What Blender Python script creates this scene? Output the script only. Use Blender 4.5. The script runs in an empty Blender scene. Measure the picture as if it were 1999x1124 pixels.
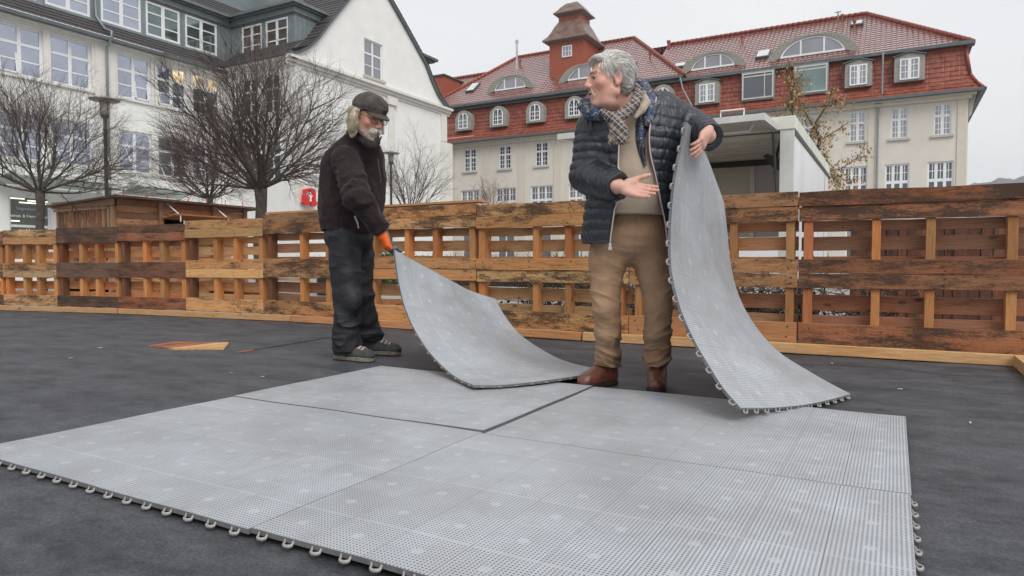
import bpy, bmesh, math, random
import numpy as np
from math import sin, cos, pi, radians
from mathutils import Vector, Matrix
random.seed(7)
rng = np.random.default_rng(7)
SC = bpy.context.scene
COL = SC.collection

# ------------------------------------------------------------------ camera
CH = 0.66; TH = radians(29.25); PT = radians(2.15); FPX = 1330.0
cd = bpy.data.cameras.new("camera"); cam = bpy.data.objects.new("camera", cd); COL.objects.link(cam)
cam.location = (0, 0, CH); cam.rotation_euler = (pi/2 - PT, 0, TH)
cd.lens = FPX/1999*36; cd.sensor_width = 36; cd.clip_end = 6000; cd.clip_start = 0.05
SC.camera = cam
# ------------------------------------------------------------------ sky, sun, exposure
w = bpy.data.worlds.new("World"); SC.world = w; w.use_nodes = True
nt = w.node_tree; nt.nodes.clear()
N = nt.nodes.new; Lk = nt.links.new
out = N("ShaderNodeOutputWorld"); bg = N("ShaderNodeBackground"); sky = N("ShaderNodeTexSky")
sky.sky_type = 'NISHITA'; sky.sun_disc = False; sky.sun_elevation = radians(46); sky.sun_rotation = radians(128)
sky.dust_density = 4; sky.air_density = 1.2
hs = N("ShaderNodeHueSaturation"); hs.inputs['Saturation'].default_value = .25
cl = N("ShaderNodeMix"); cl.data_type = 'RGBA'; cl.inputs[0].default_value = .93
tc = N("ShaderNodeTexCoord"); mp = N("ShaderNodeMapping"); mp.inputs['Scale'].default_value = (1, 1, 2.6)
nz = N("ShaderNodeTexNoise"); nz.inputs['Scale'].default_value = 1.6; nz.inputs['Detail'].default_value = 4; nz.inputs['Roughness'].default_value = .45
cr = N("ShaderNodeValToRGB"); cr.color_ramp.elements[0].position = .3; cr.color_ramp.elements[0].color = (5.6, 5.7, 6.0, 1)
cr.color_ramp.elements[1].position = .72; cr.color_ramp.elements[1].color = (6.4, 6.45, 6.55, 1)
Lk(tc.outputs['Generated'], mp.inputs[0]); Lk(mp.outputs[0], nz.inputs['Vector']); Lk(nz.outputs[0], cr.inputs[0])
Lk(sky.outputs[0], hs.inputs['Color']); Lk(hs.outputs[0], cl.inputs[6]); Lk(cr.outputs[0], cl.inputs[7])
Lk(cl.outputs[2], bg.inputs[0]); bg.inputs[1].default_value = .1; Lk(bg.outputs[0], out.inputs[0])
sd = bpy.data.lights.new("sun", 'SUN'); sd.energy = 1.5; sd.angle = radians(35); sd.color = (1, .97, .93)
sun = bpy.data.objects.new("sun", sd); COL.objects.link(sun)
sun.rotation_euler = (radians(44), 0, radians(52))
SC.view_settings.view_transform = 'Standard'; SC.view_settings.look = 'None'
SC.view_settings.exposure = 0.62; SC.view_settings.gamma = 1; SC.view_settings.use_curve_mapping = False
SC.cycles.max_bounces = 6; SC.cycles.use_denoising = True

# ------------------------------------------------------------------ helpers
_f = np.array([-sin(TH)*cos(PT), cos(TH)*cos(PT), -sin(PT)]); _r = np.array([cos(TH), sin(TH), 0.]); _u = np.cross(_r, _f)
def at(x, y, D):                      # a world point from a photo direction and its distance along the view
    d = _f*FPX + _r*(x-999.5) + _u*(562-y); return np.array([0, 0, CH]) + d*(D/FPX)
def on(x, y, ax, v):
    d = _f*FPX + _r*(x-999.5) + _u*(562-y); c = np.array([0, 0, CH]); return c + d*((v-c[ax])/d[ax])

def tag(o, label=None, cat=None, group=None, kind=None):
    if label: o['label'] = label
    if cat: o['category'] = cat
    if group: o['group'] = group
    if kind: o['kind'] = kind
    return o
def empty(name, loc=(0, 0, 0), label=None, cat=None, group=None, rz=0):
    o = bpy.data.objects.new(name, None); COL.objects.link(o); o.location = loc; o.rotation_euler = (0, 0, rz)
    o.empty_display_size = .2
    return tag(o, label, cat, group)
def copy_tree(o, parent=None):
    c = o.copy(); COL.objects.link(c); c.parent = parent
    for ch in o.children: copy_tree(ch, c)
    return c
def nmesh(name, V, Fq, mat, parent=None, smooth=False, uv=None, loc=None, col=None):
    """mesh from arrays; Fq array (n,4)/(n,3) or list of tuples"""
    me = bpy.data.meshes.new(name)
    V = np.asarray(V, dtype=np.float32)
    if isinstance(Fq, np.ndarray):
        n, k = Fq.shape
        me.vertices.add(len(V)); me.vertices.foreach_set('co', V.ravel())
        me.loops.add(n*k); me.loops.foreach_set('vertex_index', Fq.astype(np.int32).ravel())
        me.polygons.add(n); me.polygons.foreach_set('loop_start', np.arange(0, n*k, k, dtype=np.int32))
        try: me.polygons.foreach_set('loop_total', np.full(n, k, dtype=np.int32))
        except Exception: pass
        me.update(calc_edges=True); me.validate()
    else:
        me.from_pydata([tuple(map(float, v)) for v in V], [], [tuple(f) for f in Fq]); me.update()
    if uv is not None:
        l = me.uv_layers.new(name='UVMap'); vi = np.zeros(len(me.loops), dtype=np.int32); me.loops.foreach_get('vertex_index', vi)
        l.data.foreach_set('uv', np.asarray(uv, dtype=np.float32)[vi].ravel())
    if col is not None:
        a = me.color_attributes.new(name='Col', type='FLOAT_COLOR', domain='POINT')
        c4 = np.ones((len(V), 4), dtype=np.float32); c4[:, :3] = col; a.data.foreach_set('color', c4.ravel())
    if smooth: me.polygons.foreach_set('use_smooth', np.ones(len(me.polygons), dtype=bool))
    o = bpy.data.objects.new(name, me); COL.objects.link(o)
    if mat is not None:
        for m in (mat if isinstance(mat, (list, tuple)) else [mat]): me.materials.append(m)
    if parent is not None: o.parent = parent
    if loc is not None: o.location = loc
    return o

class MB:
    def __init__(s): s.v = []; s.f = []; s.m = []; s.cm = 0
    def add(s, V, F):
        b = len(s.v); s.v += [tuple(map(float, p)) for p in V]; s.f += [tuple(b+i for i in f) for f in F]; s.m += [s.cm]*len(F)
    def box(s, a, b):
        x0, x1 = sorted((a[0], b[0])); y0, y1 = sorted((a[1], b[1])); z0, z1 = sorted((a[2], b[2]))
        s.add([(x0,y0,z0),(x1,y0,z0),(x1,y1,z0),(x0,y1,z0),(x0,y0,z1),(x1,y0,z1),(x1,y1,z1),(x0,y1,z1)],
              [(0,3,2,1),(4,5,6,7),(0,1,5,4),(1,2,6,5),(2,3,7,6),(3,0,4,7)])
    def hexa(s, P):   # 8 points bottom 4 ccw, top 4
        s.add(P, [(0,3,2,1),(4,5,6,7),(0,1,5,4),(1,2,6,5),(2,3,7,6),(3,0,4,7)])
    def prism(s, poly, axis, a, b):   # poly of 2D points in the two other axes, extruded along axis
        n = len(poly)
        def mk(p, t):
            if axis == 0: return (t, p[0], p[1])
            if axis == 1: return (p[0], t, p[1])
            return (p[0], p[1], t)
        V = [mk(p, a) for p in poly] + [mk(p, b) for p in poly]
        F = [tuple(range(n)), tuple(range(2*n-1, n-1, -1))] + [(i, n+i, n+(i+1) % n, (i+1) % n) for i in range(n)]
        s.add(V, F)
    def tube(s, pts, radii, n=6, cap=True):
        pts = [np.asarray(p, float) for p in pts]
        if not hasattr(radii, '__len__'): radii = [radii]*len(pts)
        up = None; V = []; F = []
        for i, p in enumerate(pts):
            d = pts[min(i+1, len(pts)-1)] - pts[max(i-1, 0)]; L = math.sqrt(d@d)+1e-12; d = d/L
            if up is None:
                up = np.array([0, 0, 1.]) if abs(d[2]) < .9 else np.array([1., 0, 0])
            a = np.cross(up, d); a = a/(math.sqrt(a@a)+1e-12); b = np.cross(d, a); up = b
            for k in range(n):
                t = 2*pi*k/n; V.append(p + (a*cos(t)+b*sin(t))*radii[i])
        for i in range(len(pts)-1):
            for k in range(n):
                q = i*n; F.append((q+k, q+(k+1) % n, q+n+(k+1) % n, q+n+k))
        if cap: F.append(tuple(range(n-1, -1, -1))); F.append(tuple(range((len(pts)-1)*n, len(pts)*n)))
        s.add(V, F)
    def lathe(s, c, prof, n=24, ax=2):
        V = []; F = []
        for r, z in prof:
            for k in range(n):
                t = 2*pi*k/n; p = [c[0]+r*cos(t), c[1]+r*sin(t), c[2]+z]; V.append(p)
        m = len(prof)
        for i in range(m-1):
            for k in range(n): F.append((i*n+k, i*n+(k+1) % n, (i+1)*n+(k+1) % n, (i+1)*n+k))
        if prof[0][0] > 1e-6: F.append(tuple(range(n-1, -1, -1)))
        if prof[-1][0] > 1e-6: F.append(tuple(range((m-1)*n, m*n)))
        s.add(V, F)
    def build(s, name, mat, parent=None, smooth=False, loc=None, bevel=0):
        o = nmesh(name, np.array(s.v) if s.v else np.zeros((0, 3)), s.f, mat, parent, smooth, loc=loc)
        if any(s.m): o.data.polygons.foreach_set('material_index', np.array(s.m, dtype=np.int32))
        if bevel:
            md = o.modifiers.new('b', 'BEVEL'); md.width = bevel; md.segments = 2; md.limit_method = 'ANGLE'
        return o

# ------------------------------------------------------------------ materials
def newmat(name):
    m = bpy.data.materials.new(name); m.use_nodes = True; t = m.node_tree
    return m, t, t.nodes['Principled BSDF'], t.nodes.new, t.links.new
def M(name, base, rough=.8, var=.15, scale=4, bump=0., bscale=60, metal=0., spec=.4, stretch=(1,1,1), col2=None, sheen=0, stain=0, stainscale=1.5, stretchb=None):
    m, t, P, N, L = newmat(name)
    P.inputs['Roughness'].default_value = rough; P.inputs['Metallic'].default_value = metal; P.inputs['Specular IOR Level'].default_value = spec
    if sheen: P.inputs['Sheen Weight'].default_value = sheen
    tc = N('ShaderNodeTexCoord'); mp = N('ShaderNodeMapping'); mp.inputs['Scale'].default_value = stretch
    L(tc.outputs['Object'], mp.inputs[0])
    nz = N('ShaderNodeTexNoise'); nz.inputs['Scale'].default_value = scale; nz.inputs['Detail'].default_value = 6; nz.inputs['Roughness'].default_value = .6
    L(mp.outputs[0], nz.inputs['Vector'])
    cr = N('ShaderNodeValToRGB'); e = cr.color_ramp.elements
    c2 = col2 if col2 else tuple(c*(1+var) for c in base)
    e[0].position = .3; e[0].color = tuple(c*(1-var) for c in base)+(1,); e[1].position = .7; e[1].color = tuple(c2)+(1,)
    L(nz.outputs[0], cr.inputs[0]); src = cr.outputs[0]
    if stain:
        n2 = N('ShaderNodeTexNoise'); n2.inputs['Scale'].default_value = stainscale; n2.inputs['Detail'].default_value = 8
        m2 = N('ShaderNodeMapping'); m2.inputs['Scale'].default_value = (1, 1, .3); L(tc.outputs['Object'], m2.inputs[0]); L(m2.outputs[0], n2.inputs['Vector'])
        r2 = N('ShaderNodeMapRange'); r2.inputs[1].default_value = .5; r2.inputs[2].default_value = .75; L(n2.outputs[0], r2.inputs[0])
        mx = N('ShaderNodeMix'); mx.data_type = 'RGBA'; mu = N('ShaderNodeMath'); mu.operation = 'MULTIPLY'; mu.inputs[1].default_value = stain
        L(r2.outputs[0], mu.inputs[0]); L(mu.outputs[0], mx.inputs[0]); L(src, mx.inputs[6]); mx.inputs[7].default_value = tuple(c*.45 for c in base)+(1,); src = mx.outputs[2]
    L(src, P.inputs['Base Color'])
    if bump:
        nb = N('ShaderNodeTexNoise'); nb.inputs['Scale'].default_value = bscale; nb.inputs['Detail'].default_value = 4
        if stretchb:
            m3 = N('ShaderNodeMapping'); m3.inputs['Scale'].default_value = stretchb; L(tc.outputs['Object'], m3.inputs[0]); L(m3.outputs[0], nb.inputs['Vector'])
        else: L(tc.outputs['Object'], nb.inputs['Vector'])
        bp = N('ShaderNodeBump'); bp.inputs['Strength'].default_value = bump; bp.inputs['Distance'].default_value = .02
        L(nb.outputs[0], bp.inputs['Height']); L(bp.outputs[0], P.inputs['Normal'])
    return m
def attr_mat(name, rough=.6, bump=0., bscale=200, spec=.4, sss=0, var=.12, vscale=60, sheen=0):
    """colour comes from the mesh's own colour attribute, varied by noise"""
    m, t, P, N, L = newmat(name)
    P.inputs['Roughness'].default_value = rough; P.inputs['Specular IOR Level'].default_value = spec
    if sheen: P.inputs['Sheen Weight'].default_value = sheen
    a = N('ShaderNodeVertexColor'); a.layer_name = 'Col'
    tc = N('ShaderNodeTexCoord'); nz = N('ShaderNodeTexNoise'); nz.inputs['Scale'].default_value = vscale; nz.inputs['Detail'].default_value = 5
    L(tc.outputs['Object'], nz.inputs['Vector'])
    mr = N('ShaderNodeMapRange'); mr.inputs[3].default_value = 1-var; mr.inputs[4].default_value = 1+var; L(nz.outputs[0], mr.inputs[0])
    mx = N('ShaderNodeMix'); mx.data_type = 'RGBA'; mx.blend_type = 'MULTIPLY'; mx.inputs[0].default_value = 1
    L(a.outputs[0], mx.inputs[6]); L(mr.outputs[0], mx.inputs[7]); L(mx.outputs[2], P.inputs['Base Color'])
    if sss: P.inputs['Subsurface Weight'].default_value = sss; P.inputs['Subsurface Radius'].default_value = (.01, .004, .002); P.inputs['Subsurface Scale'].default_value = 1
    if bump:
        nb = N('ShaderNodeTexNoise'); nb.inputs['Scale'].default_value = bscale; nb.inputs['Detail'].default_value = 3; L(tc.outputs['Object'], nb.inputs['Vector'])
        bp = N('ShaderNodeBump'); bp.inputs['Strength'].default_value = bump; bp.inputs['Distance'].default_value = .004
        L(nb.outputs[0], bp.inputs['Height']); L(bp.outputs[0], P.inputs['Normal'])
    return m
def wood(name, axis=0, plain=False, rough=.62):
    """board wood: tint from the object's own colour; alpha gives how much dark weathering it carries"""
    m, t, P, N, L = newmat(name); P.inputs['Roughness'].default_value = rough; P.inputs['Specular IOR Level'].default_value = .35
    oi = N('ShaderNodeObjectInfo'); tc = N('ShaderNodeTexCoord')
    ad = N('ShaderNodeVectorMath'); ad.operation = 'ADD'; sc = N('ShaderNodeVectorMath'); sc.operation = 'SCALE'; sc.inputs['Scale'].default_value = 1
    cb = N('ShaderNodeCombineXYZ'); mm = N('ShaderNodeMath'); mm.operation = 'MULTIPLY'; mm.inputs[1].default_value = 37.
    L(oi.outputs['Random'], mm.inputs[0]); L(mm.outputs[0], cb.inputs[0]); L(mm.outputs[0], cb.inputs[1]); L(mm.outputs[0], cb.inputs[2])
    L(tc.outputs['Object'], ad.inputs[0]); L(cb.outputs[0], ad.inputs[1])
    def noise(scale, st, det=6, rgh=.6, dist=0):
        mp = N('ShaderNodeMapping'); mp.inputs['Scale'].default_value = st; L(ad.outputs[0], mp.inputs[0])
        n = N('ShaderNodeTexNoise'); n.inputs['Scale'].default_value = scale; n.inputs['Detail'].default_value = det; n.inputs['Roughness'].default_value = rgh
        n.inputs['Distortion'].default_value = dist; L(mp.outputs[0], n.inputs['Vector']); return n.outputs[0]
    s = [1, 1, 1]; s[axis] = .06; st = tuple(s); s2 = [1, 1, 1]; s2[axis] = .26
    g = noise(95, st, 8, .72, .4)
    r1 = N('ShaderNodeMapRange'); r1.inputs[1].default_value = .3; r1.inputs[2].default_value = .7; r1.inputs[3].default_value = .62; r1.inputs[4].default_value = 1.25; L(g, r1.inputs[0])
    mx = N('ShaderNodeMix'); mx.data_type = 'RGBA'; mx.blend_type = 'MULTIPLY'; mx.inputs[0].default_value = 1
    L(oi.outputs['Color'], mx.inputs[6]); L(r1.outputs[0], mx.inputs[7]); src = mx.outputs[2]
    # orange / pale patches
    h = noise(5, tuple(s2), 4); r2 = N('ShaderNodeMapRange'); r2.inputs[1].default_value = .45; r2.inputs[2].default_value = .7; r2.inputs[4].default_value = .55; L(h, r2.inputs[0])
    m2 = N('ShaderNodeMix'); m2.data_type = 'RGBA'; m2.blend_type = 'MULTIPLY'; L(r2.outputs[0], m2.inputs[0]); L(src, m2.inputs[6]); m2.inputs[7].default_value = (1., .70, .45, 1); src = m2.outputs[2]
    # dark weathering
    d = noise(9, tuple(s2), 12, .78, .15); ds = noise(150, tuple((.3 if i == axis else 1) for i in range(3)), 5, .7)
    dd = N('ShaderNodeMath'); dd.operation = 'MULTIPLY_ADD'; L(ds, dd.inputs[0]); dd.inputs[1].default_value = .35; L(d, dd.inputs[2])
    al = N('ShaderNodeMapRange'); al.inputs[1].default_value = 0; al.inputs[2].default_value = 1; al.inputs[3].default_value = .86; al.inputs[4].default_value = .52; L(oi.outputs['Alpha'], al.inputs[0])
    su = N('ShaderNodeMath'); su.operation = 'SUBTRACT'; L(dd.outputs[0], su.inputs[0]); L(al.outputs[0], su.inputs[1])
    r3 = N('ShaderNodeMapRange'); r3.inputs[1].default_value = 0; r3.inputs[2].default_value = .13; r3.inputs[4].default_value = .9; L(su.outputs[0], r3.inputs[0])
    m3 = N('ShaderNodeMix'); m3.data_type = 'RGBA'; L(r3.outputs[0], m3.inputs[0]); L(src, m3.inputs[6]); m3.inputs[7].default_value = (.035, .022, .014, 1); src = m3.outputs[2]
    # knots
    kmp = N('ShaderNodeMapping'); ks = [7, 7, 7]; ks[axis] = 3.2; kmp.inputs['Scale'].default_value = tuple(ks); L(ad.outputs[0], kmp.inputs[0])
    vo = N('ShaderNodeTexVoronoi'); vo.inputs['Scale'].default_value = 1; L(kmp.outputs[0], vo.inputs['Vector'])
    rk = N('ShaderNodeMapRange'); rk.inputs[1].default_value = .06; rk.inputs[2].default_value = .12; rk.inputs[3].default_value = .85; rk.inputs[4].default_value = 0; L(vo.outputs['Distance'], rk.inputs[0])
    m4 = N('ShaderNodeMix'); m4.data_type = 'RGBA'; L(rk.outputs[0], m4.inputs[0]); L(src, m4.inputs[6]); m4.inputs[7].default_value = (.09, .03, .012, 1); src = m4.outputs[2]
    L(src, P.inputs['Base Color'])
    bp = N('ShaderNodeBump'); bp.inputs['Strength'].default_value = .5; bp.inputs['Distance'].default_value = .004; L(g, bp.inputs['Height']); L(bp.outputs[0], P.inputs['Normal'])
    return m
def glassy(name, col, metal=.9, rough=.06, var=.1):
    return M(name, col, rough=rough, var=var, scale=.8, metal=metal, spec=.6, bump=.02, bscale=1.2)
def emit(name, col, s):
    m, t, P, N, L = newmat(name); P.inputs['Base Color'].default_value = col+(1,); P.inputs['Emission Color'].default_value = col+(1,); P.inputs['Emission Strength'].default_value = s; return m

mat_render = M('render_white', (.76, .76, .735), .9, .05, 1.5, bump=.25, bscale=40, stain=.12, stainscale=.5)
mat_cream = M('render_cream', (.64, .60, .54), .9, .05, 1.2, bump=.2, bscale=40, stain=.12, stainscale=.4)
mat_stone = M('stone_trim', (.46, .44, .40), .85, .08, 3, bump=.15)
mat_trimc = M('cream_trim', (.55, .53, .48), .85, .05, 3)
mat_uframe = M('window_paint', (.74, .75, .76), .35, .02, 5)
mat_gl_l = glassy('sky_glass', (.43,.455,.53), .85, .04)
mat_gl_d = glassy('dark_glass', (.13, .14, .15), .7, .08)
mat_gl_g = glassy('grey_glass', (.30, .30, .32), .7, .08)
mat_gl_t = glassy('teal_glass', (.20, .26, .25), .8, .06, .3)
mat_zinc = M('zinc', (.23, .265, .275), .5, .12, 2.5, metal=.35)
mat_zincd = M('dark_zinc', (.12, .135, .14), .5, .15, 3, metal=.35)
mat_slate = M('dark_tiles', (.065, .06, .06), .55, .4, 12, bump=.3, bscale=20)
mat_redtile = M('glazed_red_tiles', (.20,.066,.050), .18, .45, 3.3, spec=1., col2=(.29,.10,.075))
mat_redtile.node_tree.nodes['Principled BSDF'].inputs['Coat Weight'].default_value = 1.; mat_redtile.node_tree.nodes['Principled BSDF'].inputs['Coat Roughness'].default_value = .22; mat_redtile.node_tree.nodes['Principled BSDF'].inputs['Coat IOR'].default_value = 2.0
mat_flattile = M('matt_red_tiles', (.22,.050,.030), .45, .42, 3.8, spec=.4, col2=(.33,.09,.052))
mat_ridge = M('ridge_tiles', (.25, .06, .035), .4, .4, 6)
mat_asph = M('plaza_paving', (.23, .23, .225), .45, .12, .8, bump=.2, bscale=20, spec=.5)
mat_iron = M('dark_iron', (.035, .033, .03), .5, .2, 8)
mat_white = M('white_panel', (.72, .73, .73), .28, .04, 2, stain=.25, stainscale=1.2)
mat_alu = M('aluminium', (.60, .60, .57), .4, .08, 4, metal=.3, stain=.3, stainscale=3)
WX = wood('board_wood_x', 0); WZ = wood('board_wood_z', 2); WY = wood('board_wood_y', 1)
# ================================================================== SETTING
def sheet(name, x0, x1, y0, y1, z, mat, kind='structure'):
    m = MB(); m.add([(x0,y0,z),(x1,y0,z),(x1,y1,z),(x0,y1,z)], [(0,1,2,3)]); return tag(m.build(name, mat), kind=kind)
sheet('ground', -2500, 2500, -2500, 2500, -.16, mat_asph)
# felt-covered deck
def felt_mat():
    m, t, P, N, L = newmat('roofing_felt'); P.inputs['Roughness'].default_value = .62; P.inputs['Specular IOR Level'].default_value = .4
    tc = N('ShaderNodeTexCoord')
    def nz(s, d, st=(1,1,1), r=.6):
        mp = N('ShaderNodeMapping'); mp.inputs['Scale'].default_value = st; L(tc.outputs['Object'], mp.inputs[0])
        n = N('ShaderNodeTexNoise'); n.inputs['Scale'].default_value = s; n.inputs['Detail'].default_value = d; n.inputs['Roughness'].default_value = r; L(mp.outputs[0], n.inputs['Vector']); return n
    a = nz(2.2, 9, (1, 2.2, 1), .76); b = nz(130, 4, (1,1,1), .8); 
    c1 = N('ShaderNodeValToRGB'); e = c1.color_ramp.elements; e[0].position = .34; e[0].color = (.021, .0225, .027, 1); e[1].position = .66; e[1].color = (.082, .085, .094, 1)
    a2 = nz(14, 8, (1, 1, 1), .8); av = N('ShaderNodeMath'); av.operation = 'MULTIPLY_ADD'; L(a2.outputs[0], av.inputs[0]); av.inputs[1].default_value = .4; sb = N('ShaderNodeMath'); sb.operation = 'SUBTRACT'; L(a.outputs[0], sb.inputs[0]); sb.inputs[1].default_value = .2; L(sb.outputs[0], av.inputs[2]); L(av.outputs[0], c1.inputs[0])
    mr = N('ShaderNodeMapRange'); mr.inputs[1].default_value = .3; mr.inputs[2].default_value = .75; mr.inputs[3].default_value = .45; mr.inputs[4].default_value = 1.8; L(b.outputs[0], mr.inputs[0])
    mx = N('ShaderNodeMix'); mx.data_type = 'RGBA'; mx.blend_type = 'MULTIPLY'; mx.inputs[0].default_value = 1; L(c1.outputs[0], mx.inputs[6]); L(mr.outputs[0], mx.inputs[7])
    vo = N('ShaderNodeTexVoronoi'); vo.inputs['Scale'].default_value = 9; L(tc.outputs['Object'], vo.inputs['Vector'])
    r2 = N('ShaderNodeMapRange'); r2.inputs[1].default_value = .012; r2.inputs[2].default_value = .02; r2.inputs[3].default_value = .7; r2.inputs[4].default_value = 0; L(vo.outputs['Distance'], r2.inputs[0])
    m2 = N('ShaderNodeMix'); m2.data_type = 'RGBA'; L(r2.outputs[0], m2.inputs[0]); L(mx.outputs[2], m2.inputs[6]); m2.inputs[7].default_value = (.25, .22, .18, 1)
    L(m2.outputs[2], P.inputs['Base Color'])
    rr = N('ShaderNodeMapRange'); rr.inputs[3].default_value = .42; rr.inputs[4].default_value = .85; L(a.outputs[0], rr.inputs[0]); L(rr.outputs[0], P.inputs['Roughness'])
    bp = N('ShaderNodeBump'); bp.inputs['Strength'].default_value = .35; bp.inputs['Distance'].default_value = .003; L(b.outputs[0], bp.inputs['Height']); L(bp.outputs[0], P.inputs['Normal'])
    return m
mat_felt = felt_mat()
nx, ny = 260, 160
gx = np.linspace(-13.5, 2.4, nx); gy = np.linspace(-2.5, 5.52, ny); X, Y = np.meshgrid(gx, gy)
Z = .0025*np.sin(X*2.3+Y*1.1)+.002*np.sin(Y*5.1-X*.9)+.0015*np.sin(X*7.7+Y*3.1) - .006
Yc = np.minimum(Y, np.where(X < -7.7, 5.52+(X+7.7)*.19, 5.52))
idx = np.arange(nx*ny).reshape(ny, nx); Fq = np.stack([idx[:-1,:-1], idx[:-1,1:], idx[1:,1:], idx[1:,:-1]], -1).reshape(-1, 4)
tag(nmesh('deck_floor', np.stack([X, Yc, Z], -1).reshape(-1, 3), Fq, mat_felt, smooth=True), kind='structure')
m = MB(); m.box((-13.5, -2.5, -.15), (2.4, 5.3, -.02)); tag(m.build('deck_base', mat_iron), kind='structure')
# overlaps of the felt strips: thin raised laps
m = MB()
def lap(pts, wd=.007, h=.001):
    pts = [np.array(p) for p in pts]
    for a, b in zip(pts[:-1], pts[1:]):
        d = b-a; L = np.linalg.norm(d); n = np.array([-d[1], d[0]])/L*wd/2
        m.hexa([(a[0]-n[0],a[1]-n[1],-.004),(b[0]-n[0],b[1]-n[1],-.004),(b[0]+n[0],b[1]+n[1],-.004),(a[0]+n[0],a[1]+n[1],-.004),
                (a[0]-n[0],a[1]-n[1],h),(b[0]-n[0],b[1]-n[1],h*.9),(b[0]+n[0],b[1]+n[1],h),(a[0]+n[0],a[1]+n[1],h*.8)])
lap([(-4.20,3.45),(-4.218,3.52),(-4.235,3.70),(-4.257,3.887),(-4.30,4.2),(-4.341,4.49)], .005)

tag(m.build('felt_seams', M('felt_edge', (.06,.045,.035), .8)), kind='structure')
# torn opening in the felt with bare planks
def plankpatch(name, poly, label):
    r = empty(name, (0, 0, 0), label, 'planks', 'bare planks showing through the felt')
    poly = np.array(poly); y0, y1 = poly[:,1].min(), poly[:,1].max()
    def clip(poly, lo, hi):   # clip polygon by x in lo..hi
        def half(P, f):
            o = []
            for i in range(len(P)):
                a, b = P[i], P[(i+1) % len(P)]; fa, fb = f(a), f(b)
                if fa >= 0: o.append(a)
                if fa*fb < 0: o.append(a+(b-a)*fa/(fa-fb))
            return o
        P = half(list(poly), lambda p: p[0]-lo); P = half(P, lambda p: hi-p[0]) if P else P
        return P
    k = 0; x = poly[:,0].min()
    while x < poly[:,0].max():
        wd = .058; P = clip(poly, x, x+wd-.010)
        if len(P) >= 3:
            mm = MB(); mm.prism([(p[0], p[1]) for p in P], 2, -.012, .004+.001*(k % 3)); o = mm.build('plank', WY, r)
            kf = .75+.35*rng.random(); o.color = (.60*kf, .36*kf, .17*kf, .25) if k > 5 else (.34*kf, .13*kf, .07*kf, .45)
        x += wd; k += 1
plankpatch('bare_planks', [(-5.12,3.27),(-5.2,3.56),(-4.74,3.72),(-4.42,3.42),(-4.80,3.26)], 'patch of bare orange planks showing through torn black felt')
plankpatch('bare_planks', [(-4.21,3.36),(-4.16,3.37),(-4.17,3.50),(-4.21,3.49)], 'small sliver of bare pale wood beside the torn patch')
# hills on the right
def hill():
    nx_, ny_ = 220, 14; xs = np.linspace(20, 1400, nx_); V = []
    for j in range(ny_):
        f = j/(ny_-1)
        for i, x in enumerate(xs):
            top = 116 + 17*(1-np.exp(-(x-85)/60.)) if x > 85 else 116-(85-x)*.5
            top = top + 20*max(0, (x-160)/300) + 2.2*sin(x*.19)+1.6*rng.random()*2
            V.append((x, 1150+f*150 + 10*sin(x*.02), -1+ (top+1)*sin(f*pi/2)**.8 + (rng.random()*2.4 if f > .3 else 0)))
    V = np.array(V); I = np.arange(nx_*ny_).reshape(ny_, nx_); F_ = np.stack([I[:-1,:-1], I[:-1,1:], I[1:,1:], I[1:,:-1]], -1).reshape(-1, 4)
    return tag(nmesh('wooded_hill', V, F_, M('hazed_forest', (.10, .115, .12), .95, .4, .05)), kind='structure')  # blue-grey of distant haze is put into the forest colour
hill()

# ---------- wall with rectangular openings; T maps (u, outward, z) to world
def wall(mb, T, u0, u1, z0, z1, holes, depth=.18):
    us = sorted({u0, u1, *[h[0] for h in holes], *[h[1] for h in holes]}); zs = sorted({z0, z1, *[h[2] for h in holes], *[h[3] for h in holes]})
    for a, b in zip(us[:-1], us[1:]):
        for c, d in zip(zs[:-1], zs[1:]):
            um, zm = (a+b)/2, (c+d)/2
            if any(h[0] < um < h[1] and h[2] < zm < h[3] for h in holes): continue
            mb.add([T(a,0,c), T(b,0,c), T(b,0,d), T(a,0,d)], [(0,1,2,3)])
    for a, b, c, d in holes:
        q = [(a,c),(b,c),(b,d),(a,d)]
        for i in range(4):
            p, r = q[i], q[(i+1) % 4]; mb.add([T(p[0],0,p[1]), T(r[0],0,r[1]), T(r[0],-depth,r[1]), T(p[0],-depth,p[1])], [(3,2,1,0)])
def tbox(mb, T, u0, u1, w0, w1, z0, z1):
    P = [T(u0,w0,z0),T(u1,w0,z0),T(u1,w1,z0),T(u0,w1,z0),T(u0,w0,z1),T(u1,w0,z1),T(u1,w1,z1),T(u0,w1,z1)]; mb.hexa(P)
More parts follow.
